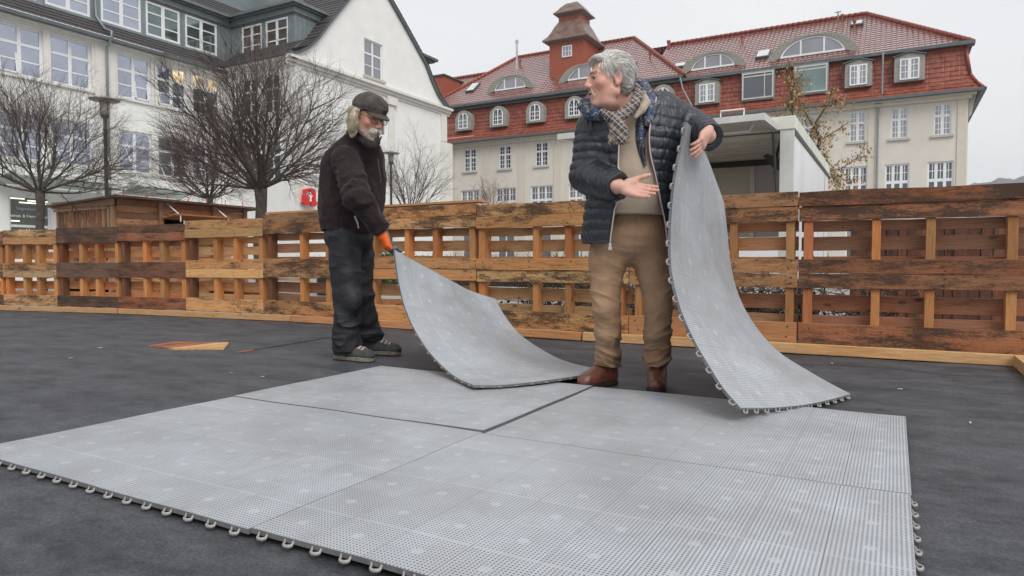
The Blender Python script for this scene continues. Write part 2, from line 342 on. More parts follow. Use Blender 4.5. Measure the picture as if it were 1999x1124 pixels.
def window(parent, T, u0, u1, z0, z1, vm=(.5,), hm=(), w=-.14, fr=.07, bar=.05, mid=None, pane=None, sill=None, thin=(), tv=.022, name='window', glow=None, framemat=None, tilt=0):
    f = MB(); d = .06
    tbox(f,T,u0,u0+fr,w,w+d,z0,z1); tbox(f,T,u1-fr,u1,w,w+d,z0,z1); tbox(f,T,u0+fr,u1-fr,w,w+d,z0,z0+fr); tbox(f,T,u0+fr,u1-fr,w,w+d,z1-fr,z1)
    W, H = u1-u0, z1-z0
    for v in vm: c = u0+v*W; tbox(f,T,c-bar*(1.3 if v == mid else 1),c+bar*(1.3 if v == mid else 1),w,w+d-.006,z0+fr,z1-fr)
    for h in hm:
        hh, th = (h if isinstance(h, tuple) else (h, bar)); c = z0+hh*H; tbox(f,T,u0+fr,u1-fr,w,w+d-.012,c-th,c+th)
    for (a, b, v, th, lo, hi) in thin: pass
    if tv and thin is not None:
        pass
    fo = f.build(name, framemat or mat_uframe, parent)
    p = MB(); p.add([T(u0+.01,w+.02,z0+.01),T(u1-.01,w+.02,z0+.01),T(u1-.01,w+.02,z1-.01),T(u0+.01,w+.02,z1-.01)], [(0,1,2,3)])
    p.build('pane', pane or mat_gl_g, fo)
    if sill:
        s = MB(); tbox(s,T,u0-.15,u1+.15,-.05,.12,z0-.14,z0); s.build('sill', sill, fo)
    return fo

# ================================================================== RED ROOFED BUILDING
RB = empty('town_building', (-15, 47.5, -.16), 'long cream building with red tiled mansard roof and roof turret', 'building')
RBL = np.array([-15, 47.5, -.16])
def TR(u, w, z): return (u+15, -w, z+.16)          # local coordinates of RB, facade at Y = 47.5
holesU = [(-31.14,-29.99),(-27.8,-26.72),(-24.52,-23.45),(-21.3,-20.2),(-18.1,-17.0),(-15,-13.9),(-12,-10.9),(-8.9,-7.8),(-5.7,-4.6),(-2.56,-1.66),(-.3,.57),(1.9,2.77)]
holesL = [(-31.45,-29.7),(-28.09,-26.25),(-24.92,-23.01),(-21.67,-19.9),(-18.4,-16.6),(-15.2,-13.5),(-12.1,-10.4),(-9,-7.4),(-5.9,-4.3),(-2.81,-1.51),(-.57,.72),(1.64,2.95)]
hol = [(a,b,8.14,9.97) for a,b in holesU] + [(a,b,4.35,6.6) for a,b in holesL] + [(a+.15,b-.15,.7,2.9) for a,b in holesL]
mb = MB(); wall(mb, TR, -37, 3.6, -.1, 10.45, hol)
mb.add([TR(3.6,0,-.1),TR(3.6,-12,-.1),TR(3.6,-12,10.45),TR(3.6,0,10.45)], [(0,1,2,3)]); mb.add([TR(-37,0,-.1),TR(-37,-12,-.1),TR(-37,-12,10.45),TR(-37,0,10.45)], [(3,2,1,0)])
mb.add([TR(-37,-12,-.1),TR(3.6,-12,-.1),TR(3.6,-12,10.45),TR(-37,-12,10.45)], [(3,2,1,0)])
mb.build('wall', mat_cream, RB)
mb = MB()
for c, wd in [(-32.3,.5),(-29,.75),(-25.7,.7),(-22.6,.6),(-19.4,.6),(-16.2,.6),(-13,.6),(-9.8,.6),(-6.8,.6),(-3.7,.55),(-1.35,.35),(3.3,.45)]:
    tbox(mb, TR, c-wd/2, c+wd/2, .002, .05, .2, 10.1)
tbox(mb, TR, -37, 3.65, .003, .07, 3.4, 3.6); tbox(mb, TR, -37.2, 3.75, .004, .2, 10.1, 10.3); tbox(mb, TR, -37.3, 3.95, .004, .45, 10.3, 10.48)
mb.build('pilasters_and_cornice', M('rb_trim', (.60, .55, .47), .85, .05, 3), RB)
def grid_thin(parent, T, u0, u1, z0, z1, cols, rows, w=-.1, t=.018):
    m = MB()
    for c in cols: tbox(m,T,u0+c*(u1-u0)-t,u0+c*(u1-u0)+t,w,w+.02,z0,z1)
    for r in rows: tbox(m,T,u0,u1,w,w+.018,z0+r*(z1-z0)-t,z0+r*(z1-z0)+t)
    return m.build('glazing_bar', mat_uframe, parent)
for i, (a, b) in enumerate(holesU):
    if -19 < a < -12.5: continue
    wnd = window(RB, TR, a, b, 8.14, 9.97, vm=(.5,), hm=((.62,.07),), fr=.08, bar=.085, pane=mat_gl_d if i < 3 else mat_gl_g, sill=mat_stone)
    grid_thin(wnd, TR, a+.05, b-.05, 8.2, 9.93, (.25, .75), (.18, .38, .8), w=-.115)
for i, (a, b) in enumerate(holesL):
    if -19 < a < -12.5: continue
    wnd = window(RB, TR, a, b, 4.35, 6.6, vm=(.333,.667), hm=((.52,.09),), fr=.09, bar=.08, pane=mat_gl_d if i > 8 else mat_gl_g)
    grid_thin(wnd, TR, a+.05, b-.05, 5.6, 6.55, (.17,.5,.83), (.5,), w=-.115)
for i, (a, b) in enumerate(holesL):
    wnd = window(RB, TR, a+.15, b-.15, .7, 2.9, vm=(.5,), hm=(.65,), pane=mat_gl_g)
lamp = MB(); lamp.lathe(TR(-1.95,-.25,8.55), [(.0,.16),(.04,.1),(.12,0),(.13,-.08),(0,-.1)], 10); lamp.build('hanging_lamp', emit('warm_lamp', (1., .62, .25), 2.2), RB)

def tiles(mb, P0, U, V, umin, umax, L, left, right, tw=.30, th=.36, amp=.035, step=.028, nu=6, flat=False):
    """P0 origin; U unit along eave; V unit up the slope; left(v), right(v) bound u; rows of pantiles"""
    U = np.array(U, float); V = np.array(V, float); Nn = np.cross(U, V); Nn /= np.linalg.norm(Nn)
    us = np.arange(umin, umax+tw/nu, tw/nu); rows = int(np.ceil(L/th)); vs = []; hs = []
    for r in range(rows):
        a = r*th; b = min((r+1)*th, L); vs += [a, b-.004]; hs += [step, 0.]
    pts = []
    for v, h in zip(vs, hs):
        l, rr = left(v), right(v); uu = np.clip(us, l, max(l, rr)); ph = 2*pi*uu/tw
        if flat: prof = np.where((uu/tw) % 1 < .12, -.012, 0.)
        else: prof = amp*(np.abs(np.sin(ph/2))**.7 - .5)
        pts.append(np.array(P0)[None] + uu[:, None]*U + v*V + (h+prof)[:, None]*Nn)
    A = np.array(pts); n = len(us); b0 = len(mb.v)
    mb.v += [tuple(p) for p in A.reshape(-1, 3).tolist()]
    for j in range(len(vs)-1):
        for i in range(n-1): mb.f.append((b0+j*n+i, b0+j*n+i+1, b0+(j+1)*n+i+1, b0+(j+1)*n+i))
    mb.m += [0]*((len(vs)-1)*(n-1))
def loc(p): return np.array(p)-RBL
# mansard: profile (outward, z) flared at the foot
mans = [(.62,10.5),(.30,10.95),(.02,11.5),(-.12,12.1),(-.25,13.3)]
mb = MB()
def mansard(mb, T, u0f, u1f):
    for (w0,z0),(w1,z1) in zip(mans[:-1], mans[1:]):
        L = math.hypot(w1-w0, z1-z0); P0 = np.array(T(0, w0, z0)); V = (np.array(T(0,w1,z1))-P0)/L; U = np.array(T(1,w0,z0))-P0
        tiles(mb, P0, U, V, u0f(w0,w1)[0], u1f(w0,w1)[0], L, lambda v: u0f(w0,w1)[1](v/L), lambda v: u1f(w0,w1)[1](v/L), tw=.26, th=.30 if L > .6 else L/2, step=.03, flat=True, nu=8)
def u0(w0,w1): return (-37.4, lambda t: -37.4)
def u1(w0,w1): return (3.6+max(w0,w1)+.1, lambda t: 3.6+w0+(w1-w0)*t)
mansard(mb, TR, u0, u1)
def TRs(u, w, z): return (3.6+w+15, u, z+.16)       # right hand gable side
mansard(mb, TRs, lambda w0,w1: (-max(w0,w1)-.1, lambda t: -(w0+(w1-w0)*t)), lambda w0,w1: (12, lambda t: 12.))
mb.build('mansard_roof', mat_flattile, RB)
mb = MB()   # gutters and fascias, grey
def gutter(mb, T, u0, u1, w, z, r=.09, h=.16):
    tbox(mb, T, u0, u1, w-.06, w+.1, z-.02, z+h)
tbox(mb, TR, -37.4, 4.3, .45, .74, 10.40, 10.56); mb.hexa([(4.22+15,-.5,10.56),(4.38+15,-.74,10.56),(4.38+15,12,10.56),(4.22+15,12,10.56),(4.22+15,-.5,10.72),(4.38+15,-.74,10.72),(4.38+15,12,10.72),(4.22+15,12,10.72)])
tbox(mb, TR, -13.3, 3.85, -.55, .12, 13.22, 13.42); tbox(mb, TR, -37, -13.0, -.25, .30, 13.44, 13.64)
tbox(mb, TRs, -.1, 12, -.5, .15, 13.2, 13.41)
tbox(mb, TR, -37, -13.0, -.45, .0, 13.25, 13.45)
mb.build('gutter', mat_zincd, RB)
for (u, z0_, z1_, w_) in [(-1.0, 0, 10.4, .12), (-.8, 10.6, 13.3, .35)]: mb = MB(); mb.tube([TR(u,w_,z0_), TR(u,w_,z1_)], .055, 8); mb.build('downpipe', mat_zinc, RB)
mb = MB(); mb.tube([TR(-13.1,.35,13.4), TR(-12.9,.4,12.6), TR(-12.2,.55,11.3), TR(-12.1,.72,10.6)], .05, 8)
mb.build('downpipe', mat_zinc, RB)
mb = MB(); tbox(mb, TR, -1.18, -.82, .05, .4, 10.3, 10.6); mb.build('rainwater_head', mat_zinc, RB); mb = MB(); mb.tube([TR(-12.1,.72,10.62), TR(-12.1,.72,10.5)], .05, 8)
mb.build('downpipe', mat_zinc, RB)
# upper roofs
def slope_face(mb, A, B, C, D):    # eave A->B, ridge D->C (world coords)
    A, B, C, D = [loc(p) for p in (A, B, C, D)]; U = B-A; W = np.linalg.norm(U); U = U/W
    h = D-A; hv = h-(h@U)*U; L = np.linalg.norm(hv); V = hv/L; dl = (D-A)@U; dr = (C-A)@U
    tiles(mb, A, U, V, min(0, dl)-.1, max(W, dr)+.1, L, lambda v: dl*v/L, lambda v: W+(dr-W)*v/L)
mb = MB()
slope_face(mb, (-16,47.75,13.35), (3.75,47.75,13.35), (-2.0,54,17.9), (-16,54,17.9))       # right wing, front
slope_face(mb, (3.75,47.75,13.35), (3.75,60.2,13.35), (-2.0,54.01,17.9), (-2.0,54,17.9))     # hip end
slope_face(mb, (3.75,60.2,13.35), (-38,60.2,13.35), (-38,54,17.9), (-2.0,54,17.9))        # back
slope_face(mb, (-38,47.75,13.35), (-30,47.75,13.35), (-30,54,17.9), (-38,54,17.9))
mb.build('roof', mat_redtile, RB, smooth=False)
mb = MB()
slope_face(mb, (-35.6,47.5,13.62), (-12.9,47.5,13.62), (-18.82,54,18.93), (-29.64,54,18.93))
slope_face(mb, (-12.9,47.5,13.62), (-12.9,60.5,13.62), (-18.82,54.01,18.93), (-18.82,54,18.93))
slope_face(mb, (-35.6,60.5,13.62), (-35.6,47.5,13.62), (-29.64,54,18.93), (-29.64,54.01,18.93))
mb.build('centre_roof', mat_redtile, RB)
mb = MB()
def ridge(a, b, r=.13, n=None):
    mb = MB(); a, b = loc(a), loc(b); L = np.linalg.norm(b-a); k = int(L/.36); d = (b-a)/L
    for i in range(k):
        p = a+d*(L*i/k); q = a+d*(L*(i+1)/k+.03); mb.tube([p, q], [r*1.15, r*.9], 8)
    mb.build('ridge_tiles', mat_ridge, RB, smooth=True)
ridge((-16,54,18.0),(-2,54,18.0)); ridge((-2,54,17.98),(3.75,47.75,13.45)); ridge((-38,54,18.0),(-32,54,18.0))
ridge((-29.64,54,19.0),(-18.82,54,19.0)); ridge((-18.82,54,19.0),(-12.9,47.5,13.7)); ridge((-29.64,54,19.0),(-35.6,47.5,13.7))

mb = MB()
for a_, b_ in (((3.37,47.73,13.35),(3.64,47.46,11.5)),((3.64,47.46,11.5),(3.92,47.18,10.97)),((3.92,47.18,10.97),(4.24,46.86,10.55))):
    a_, b_ = loc(a_), loc(b_); mb.tube([a_, b_], [.09,.09], 8)
mb.build('hip_tiles', mat_ridge, RB, smooth=True)
# side bracket at the right corner
mb = MB(); mb.prism([(4.0,10.4),(3.66,10.4),(3.66,9.1),(3.8,9.3),(3.85,9.7)], 1, 47.9, 48.2); o = mb.build('bracket', mat_stone, RB); o.location = (15, -47.5, .16)
# turret
def frust(mb, cx, cy, prof, hw=1.0, wy=1.0):
    ring = []
    for r, z in prof: ring.append([(cx-r*hw,cy-r*wy,z),(cx+r*hw,cy-r*wy,z),(cx+r*hw,cy+r*wy,z),(cx-r*hw,cy+r*wy,z)])
    V = [p for q in ring for p in q]; F = []
    for i in range(len(ring)-1):
        for k in range(4): F.append((i*4+k, i*4+(k+1)%4, i*4+4+(k+1)%4, i*4+4+k))
    F.append((3,2,1,0)); n = (len(ring)-1)*4; F.append((n,n+1,n+2,n+3)); mb.add(V, F)
tcx, tcy = -22.99+15, 51.4-47.5; z_ = .16
TU = empty('turret', (0,0,0)); TU.parent = RB
mb = MB(); frust(mb, tcx, tcy, [(1.5, 15+z_), (1.5, 18.25+z_)]); mb.build('turret_wall', M('turret_tiles', (.30,.075,.04), .5, .15, 9, bump=.5, bscale=14, stretchb=(1,1,3)), TU)
mb = MB(); frust(mb, tcx, tcy, [(1.52,18.2+z_),(1.95,18.32+z_),(1.95,18.42+z_),(1.5,18.42+z_)]); mb.build('turret_eaves', M('eaves_grey', (.20,.16,.15), .6), TU); mb = MB(); frust(mb, tcx, tcy, [(.98,20.45+z_),(1.3,20.6+z_),(1.3,20.68+z_),(.95,20.68+z_)])
mb.build('turret_cornice', bpy.data.materials['eaves_grey'], TU)
mb = MB(); frust(mb, tcx, tcy, [(1.93,18.43+z_),(1.62,18.75+z_),(1.4,19.15+z_),(1.2,19.6+z_),(.98,19.98+z_)]); frust(mb, tcx, tcy, [(1.28,20.69+z_),(1.02,20.95+z_),(.8,21.25+z_),(.5,21.55+z_),(.12,21.72+z_)])
mb.build('turret_roof', M('turret_shingle', (.17,.055,.05), .4, .3, 2.2, col2=(.20,.16,.12), bump=.4, bscale=16), TU)
mb = MB(); frust(mb, tcx, tcy, [(.95,19.98+z_),(.95,20.45+z_)]); mb.build('turret_neck', mat_flattile, TU)
def TT(u, w, z): return (u+15, 51.4-1.5-47.5-w, z+.16)
wnd = window(TU, TT, -23.35, -22.5, 16.95, 17.85, vm=(.333,.667), hm=((.5,.02),), w=.01, fr=.08, bar=.02, pane=mat_gl_g, name='turret_window')
# left chimney-like dormer box
mb = MB(); mb.box((-36.8+15, 50.0-47.5, 14.2), (-34.9+15, 54.8-47.5, 17.2+.1)); mb.build('tiled_dormer', M('dormer_tiles', (.30,.08,.045), .5, .15, 9, bump=.5, bscale=12, stretchb=(1,1,3)), RB)
mb = MB(); mb.box((-36.95+15, 49.85-47.5, 17.3), (-34.75+15, 54.9-47.5, 17.4)); mb.build('dormer_cap', mat_zincd, RB)
# flue and small vents
mb = MB(); p = on(1009,135,1,50.2); p = loc(p); mb.tube([p, p+(0,0,2.15)], .09, 10); mb.tube([p+(0,0,2.15), p+(0,0,2.25)], .14, 10); mb.tube([p+(0,0,2.3), p+(0,0,2.38)], .13, 10); mb.build('flue', M('steel', (.55,.55,.56), .3, metal=.8), RB)
for (x, y, r) in [(1015,128,.13),(1306,92,.12),(1269,115,.12),(1449,82,.12),(1644,42,.12),(1668,54,.12),(1304,92,.1)]:
    Yv = 49 if y > 100 else 51.5; 
    # find the roof height along this direction
    best = None
    for Yv in np.linspace(48, 54, 60):
        q = on(x, y, 1, Yv); zr = (13.62+(Yv-47.5)*.817) if x < 1335 else (13.35+(Yv-47.75)*.728)
        if best is None or abs(q[2]-zr) < best[0]: best = (abs(q[2]-zr), q)
    q = loc(best[1]); mb = MB(); mb.tube([q-(0,0,.2), q+(0,0,.35)], r*.6, 8); mb.tube([q+(0,0,.35), q+(0,0,.5)], r, 8); mb.build('roof_vent', mat_ridge, RB)
p = loc(on(1636,38,1,53.9)); mb = MB(); mb.tube([p, p+(0,0,.55)], .05, 8); mb.box(p+(-.2,-.03,.5), p+(.2,.03,.56)); mb.build('roof_vent', mat_zinc, RB)
# eyebrow dormers on the upper roof
mat_lead = M('lead_trim', (.27,.265,.235), .6, .2, 6)
def eyebrow(u, hw, z0, ht, Yf, parent, slope):
    r = empty('eyebrow_dormer', (0,0,0)); r.parent = parent
    n = 24; arc = [(u+hw*math.cos(pi-pi*k/n)*1.0, z0+ht*(math.sin(pi*k/n)**1.15)) for k in range(n+1)]
    big = [(u+(hw+.75)*math.copysign(abs(math.cos(pi-pi*k/n))**.8, math.cos(pi-pi*k/n)), z0-.1+(ht+.28)*(math.sin(pi*k/n)**1.35)) for k in range(n+1)]
    yf = Yf-47.5
    m_ = MB(); V = []; F = []     # hood
    for k in range(n+1):
        zb = big[k][1]; back = yf + max(.06, (zb-z0)/slope*1.05)
        V += [(big[k][0]+15, yf-.15, zb+.16), (big[k][0]+15, back+.35, zb+.17), (big[k][0]+15, yf-.15, zb+.06), (arc[k][0]+15, yf-.12, arc[k][1]+.16)]
    for k in range(n):
        a = 4*k; F += [(a,a+4,a+5,a+1),(a+2,a+6,a+4,a),(a+3,a+7,a+6,a+2)]
    m_.add(V, F); m_.build('hood', mat_lead, r)
    m_ = MB(); V = [(u+15, yf-.02, z0+.16)] + [(p[0]+15, yf-.02, p[1]+.16) for p in arc]; F = [(0,k+1,k+2) for k in range(n)]; m_.add(V, F); m_.build('pane', mat_gl_g, r)
    m_ = MB(); wi = hw*.62
    for c in (-.36, .36): tbox(m_, TR, u+c*hw*1.0-.05, u+c*hw+.05, -yf+.03, -yf+.09, z0, z0+ht*.93)
    tbox(m_, TR, u-hw, u+hw, -yf+.03, -yf+.1, z0-.02, z0+.1)
    for k in range(n):
        a, b = arc[k], arc[k+1]; s = .93; c = (u, z0)
        q = lambda p, s_: (c[0]+(p[0]-c[0])*s_, c[1]+(p[1]-c[1])*s_)
        a2, b2 = q(a, s), q(b, s); yy = yf-.08
        m_.add([(a[0]+15,yy,a[1]+.16),(b[0]+15,yy,b[1]+.16),(b2[0]+15,yy,b2[1]+.16),(a2[0]+15,yy,a2[1]+.16)], [(0,1,2,3)])
    m_.build('frame', mat_uframe, r)
eyebrow(-27.5, 1.45, 14.75, .95, 48.85, RB, .817); eyebrow(-20.9, 1.45, 14.75, .95, 48.85, RB, .817)
eyebrow(-11.3, 1.5, 14.25, .95, 48.95, RB, .728); eyebrow(-4.9, 1.95, 14.25, 1.15, 48.95, RB, .728)
# roof lights
def rooflight(px, z, Yc, wd, ht, slope, y0, z0):
    a = math.atan(slope); r = MB(); U = np.array([1,0,0.]); V = np.array([0,cos(a),sin(a)]); Nn = np.cross(U,V)
    x0 = px; Y_ = Yc; c = np.array([x0+15, Y_-47.5, z0+(Y_-y0)*slope+.16])+Nn*.1
    def quad(m_, hw, hh, off, th):
        P = [c+U*sx*hw+V*sy*hh+Nn*o for o in (off-th, off) for sx, sy in ((-1,-1),(1,-1),(1,1),(-1,1))]; m_.hexa(P)
    m_ = MB(); quad(m_, wd/2, ht/2, .06, .12); f = m_.build('roof_light', mat_zincd, RB)
    m_ = MB(); quad(m_, wd/2-.08, ht/2-.1, .075, .01); m_.build('pane', glassy('roof_light_glass', (.85,.86,.86), .9, .05), f)
rooflight(-31.75, 0, 49.9, .85, 1.5, .817, 47.5, 13.62); rooflight(-17.6, 0, 49.7, .85, .9, .817, 47.5, 13.62)
rooflight(-13.9, 0, 50.0, .9, .8, .728, 47.75, 13.35); rooflight(-8.1, 0, 49.9, .9, 1.25, .728, 47.75, 13.35); rooflight(-2.5, 0, 52.6, .8, .8, .728, 47.75, 13.35)
# mansard dormers
def dormer_arch(u, w_, z0, z1):
    r = empty('arched_dormer', (0,0,0)); r.parent = RB; n = 14; yo = .18
    def arch(hw, zb, zt, k): t = pi*k/n; return (u-hw*cos(t), zt-hw+hw*sin(t))
    hw = w_/2; O = [(u-hw, z0)] + [arch(hw, z0, z1, k) for k in range(n+1)] + [(u+hw, z0)]
    m_ = MB(); m_.prism([(p[0]+15, p[1]+.16) for p in O], 1, -.42, .5); m_.build('surround', mat_lead, r)
    iw = hw*.6; zi = z1-.22; I = [(u-iw, z0+.14)] + [(u-iw*cos(pi*k/n), zi-iw+iw*sin(pi*k/n)) for k in range(n+1)] + [(u+iw, z0+.14)]
    m_ = MB(); m_.prism([(p[0]+15, p[1]+.16) for p in I], 1, -.425, -.44); f = m_.build('frame', mat_uframe, r)
    m_ = MB(); yy = -.452
    for sx in (-1, 1):
        for rr in range(3):
            zb = z0+.24+rr*.3; 
            for cc in range(2):
                xc = u+sx*(iw*.27+cc*iw*.36)-(0 if sx > 0 else 0); m_.box((xc+15-iw*.13, yy, zb+.16), (xc+15+iw*.13, yy+.014, zb+.16+.24))
        t0, t1 = (.12, .44) if sx < 0 else (.56, .88)
        zc = zi-iw; P = [(u+sx*iw*.12, zc+.06)] + [(u-iw*.8*cos(pi*(t0+(t1-t0)*k/6)), zc+.06+iw*.78*sin(pi*(t0+(t1-t0)*k/6))) for k in range(7)]
        m_.prism([(p[0]+15, p[1]+.16) for p in P], 1, yy, yy+.014)
    m_.build('pane', mat_gl_d, f)
for u in (-30.95,-27.65,-24.35,-21.05,-14.3): dormer_arch(u, 1.55, 11.45, 13.08)
def dormer_sq(u, w_, z0=11.4, z1=12.85):
    r = empty('gabled_dormer', (0,0,0)); r.parent = RB; hw = w_/2
    m_ = MB(); m_.prism([(u-hw+15,z0+.16),(u+hw+15,z0+.16),(u+hw+15,z1+.16),(u+15,z1+.22+.16),(u-hw+15,z1+.16)], 1, -.42, .5); m_.build('surround', mat_lead, r)
    m_ = MB(); m_.prism([(u-hw-.08+15,z1+.16),(u+15,z1+.24+.16),(u+hw+.08+15,z1+.16),(u+hw+.08+15,z1+.22),(u+15,z1+.31+.16),(u-hw-.08+15,z1+.22)], 1, -.52, .5); m_.build('hood', mat_zincd, r)
    a, b = u-hw*.64, u+hw*.64; f = window(r, TR, a, b, z0+.1, z1-.12, vm=(.5,), hm=(), w=.425, fr=.08, bar=.09, pane=mat_gl_g)
    grid_thin(f, TR, a+.05, b-.05, z0+.15, z1-.15, (.26,.74), (.35,.68), w=.455)
for u, w_ in ((-11.25,1.6),(-2.1,1.5),(.6,1.58)): dormer_sq(u, w_)
def dormer_big(u0_, u1_):
    r = empty('wide_dormer', (0,0,0)); r.parent = RB
    f = window(r, TR, u0_, u1_, 11.4, 13.1, vm=(.72,) if u0_ < -8 else (), hm=((.86,.035),), w=.3, fr=.08, bar=.025, pane=mat_gl_d if u0_ < -8 else mat_gl_t, framemat=mat_trimc)
    m_ = MB(); tbox(m_, TR, u0_-.06, u1_+.06, -.4, .29, 11.3, 13.2); m_.build('surround', mat_zinc, r)
dormer_big(-8.96,-7.02); dormer_big(-5.74,-3.84)

# ================================================================== WHITE BUILDING
WB = empty('town_building', (-30.6, 24, -.16), 'white plastered building with grey zinc dormers and tall gable', 'building')
WBL = np.array([-30.6, 24, -.16])
def wl(p): return tuple(np.array(p)-WBL)
def TM(u, w, z): return wl((-30.6+w, u, z))       # long facade facing +X
def TG(u, w, z): return wl((-25.6+w, u, z))       # gable facade facing +X
def TN(u, w, z): return wl((u, 24.0-w, z))        # return wall facing -Y
bays = [(10.2,11.7),(13.6,15.27),(15.53,17.2),(18.32,19.92),(20.22,21.8),(22.1,23.68)]
hol = [(a,b,8.12,10.12) for a,b in bays] + [(a,b,4.78,6.68) for a,b in bays] + [(10.5,12.9,.8,3.35),(13.9,15.43,.8,3.35),(16.1,17.4,.8,3.35)]
mb = MB(); wall(mb, TM, 4, 24, -.1, 10.3, hol)
gh = [(29.1,30.64,10.98,13.0)]
rh = [(-29.3,-28.2,8.1,10.0),(-27.7,-26.6,8.1,10.0),(-29.3,-28.2,4.8,6.7),(-27.7,-26.6,4.8,6.7)]
wall(mb, TN, -30.6, -25.6, -.1, 10.6, rh)
wall(mb, TG, 24, 36.8, -.1, 10.5, [(29.3,30.95,7.9,9.7),(29.3,30.95,4.7,6.6)])
mb.add([TG(36.8,0,-.1),TG(36.8,-14,-.1),TG(36.8,-14,10.5),TG(36.8,0,10.5)], [(0,1,2,3)])
# gable with its window opening
prof = [(23.7,10.6),(24.3,10.85),(24.92,11.25),(25.6,11.9),(26.35,12.85),(27.76,14.5),(29.8,16.85),(31.3,15.62),(33.16,14.12),(34.6,12.9),(35.3,11.95),(35.9,11.3),(36.6,10.85),(37.1,10.6)]
def gz(y): return np.interp(y, [p[0] for p in prof], [p[1] for p in prof])
ys = sorted({*[p[0] for p in prof], 29.1, 30.64})
for a, b in zip(ys[:-1], ys[1:]):
    if 29.1 <= a and b <= 30.64:
        mb.add([TG(a,0,10.5),TG(b,0,10.5),TG(b,0,10.98),TG(a,0,10.98)], [(0,1,2,3)]); mb.add([TG(a,0,13.0),TG(b,0,13.0),TG(b,0,gz(b)),TG(a,0,gz(a))], [(0,1,2,3)])
    else: mb.add([TG(a,0,10.5),TG(b,0,10.5),TG(b,0,gz(b)),TG(a,0,gz(a))], [(0,1,2,3)])
wall(mb, TG, 29.1, 30.64, 10.98, 13.0, gh)
mb.build('wall', mat_render, WB)
# mouldings
mb = MB()
for z0_, z1_, w_ in ((9.98+.32,10.42,.10),(10.42,10.5,.22)): tbox(mb, TM, 4, 24, -.0+.002, w_+.0, z0_-.1, z1_-.1)
tbox(mb, TM, 4, 23.9, .003, .3, 10.3, 10.36)
for z0_, z1_, w_ in ((10.2,10.34,.08),(10.34,10.5,.2),(10.5,10.64,.36)):
    tbox(mb, TG, 23.5, 37.25, .002, w_, z0_, z1_); tbox(mb, TN, -30.3, -25.602+w_, .002, w_, z0_, z1_)
tbox(mb, TG, 36.3, 36.9, .002, .1, 8.5, 10.2); tbox(mb, TG, 36.2, 37.3, .001, .25, -.1, 8.4); tbox(mb, TG, 31.05, 31.6, .002, .09, 0, 9.8); tbox(mb, TG, 30.9, 31.75, .002, .2, 9.75, 10.2)
tbox(mb, TG, 24.0, 24.5, .002, .08, 0, 10.2)
for c in (17.75-.35, 18.05+.02): pass
tbox(mb, TM, 17.32, 18.2, .002, .12, 3.6, 10.2); tbox(mb, TM, 12.6, 13.4, .002, .12, 3.6, 10.2)
for a, b in bays:
    for (z0_, z1_) in ((8.12,10.12),(4.78,6.68)):
        if z0_ > 8: tbox(mb, TM, a-.13, a, .002, .07, z0_-.02, z1_+.1); tbox(mb, TM, b, b+.13, .002, .07, z0_-.02, z1_+.1)
        tbox(mb, TM, a-.12, b+.12, .003, .1, z0_-.1, z0_)
# raking trim under the verge
for (a, b) in zip(prof[8:-1], prof[9:]):
    pass
mb.build('mouldings', M('trim_white', (.68,.66,.62), .85, .05, 3), WB)
lit = glassy('lit_glass', (.5,.4,.25), .3); litm, tt, PP, NN, LL = newmat('room_light_glass')
PP.inputs['Base Color'].default_value = (.5,.42,.30,1); PP.inputs['Roughness'].default_value = .1
tcn = NN('ShaderNodeTexCoord'); nn = NN('ShaderNodeTexNoise'); nn.inputs['Scale'].default_value = 2.5; LL(tcn.outputs['Object'], nn.inputs['Vector'])
rr_ = NN('ShaderNodeMapRange'); rr_.inputs[1].default_value = .35; rr_.inputs[2].default_value = .65; rr_.inputs[3].default_value = .05; rr_.inputs[4].default_value = .8; LL(nn.outputs[0], rr_.inputs[0]); LL(rr_.outputs[0], PP.inputs['Emission Strength']); PP.inputs['Emission Color'].default_value = (1,.78,.48,1)
for i, (a, b) in enumerate(bays):
    pn = mat_gl_l if i < 5 else mat_gl_t
    f = window(WB, TM, a, b, 8.12, 10.12, vm=(.5,), hm=((.64,.055),(.31,.03)), fr=.09, bar=.07, pane=pn)
    if i >= 4:
        g = MB(); uu0, uu1 = (a+.1, a+.72) if i == 5 else (a+.88, b-.1)
        for (q0, q1) in ([(a+.1,a+.72),(a+.88,b-.1)] if i == 5 else [(a+.88,b-.1)]): g.add([TM(q0,-.11,9.45),TM(q1,-.11,9.45),TM(q1,-.11,10.02),TM(q0,-.11,10.02)], [(0,1,2,3)])
        g.build('lit_pane', litm, f)
    if i in (1, 3, 4):   # casement tilted open
        g = MB(); q0, q1 = ((a+.1,a+.76) if i in (1,4) else (a+.86,b-.08)); z0_, z1_ = 8.2, 9.32; t = .16
        def TK(u, w, z, z0_=z0_): return TM(u, w-.07+ t*(z-z0_)/1.1*-1., z)
        for (u0_, u1_, za, zb) in ((q0,q0+.06,z0_,z1_),(q1-.06,q1,z0_,z1_),(q0,q1,z0_,z0_+.06),(q0,q1,z1_-.06,z1_),(q0,q1,(z0_+z1_)/2-.02,(z0_+z1_)/2+.02)): tbox(g, TK, u0_, u1_, .02, .07, za, zb)
        g.build('tilted_casement', mat_uframe, f)
    window(WB, TM, a, b, 4.78, 6.68, vm=(.5,), hm=((.64,.055),(.31,.03)), fr=.09, bar=.07, pane=mat_gl_l if i != 4 else mat_gl_t)
for a, b, c, d in rh: window(WB, TN, a, b, c, d, vm=(.5,), hm=((.64,.05),(.31,.025)), pane=mat_gl_d)
window(WB, TG, 29.1, 30.64, 10.98, 13.0, vm=(.5,), hm=((.63,.05),(.31,.025)), fr=.08, bar=.06, pane=mat_gl_g, sill=mat_stone)
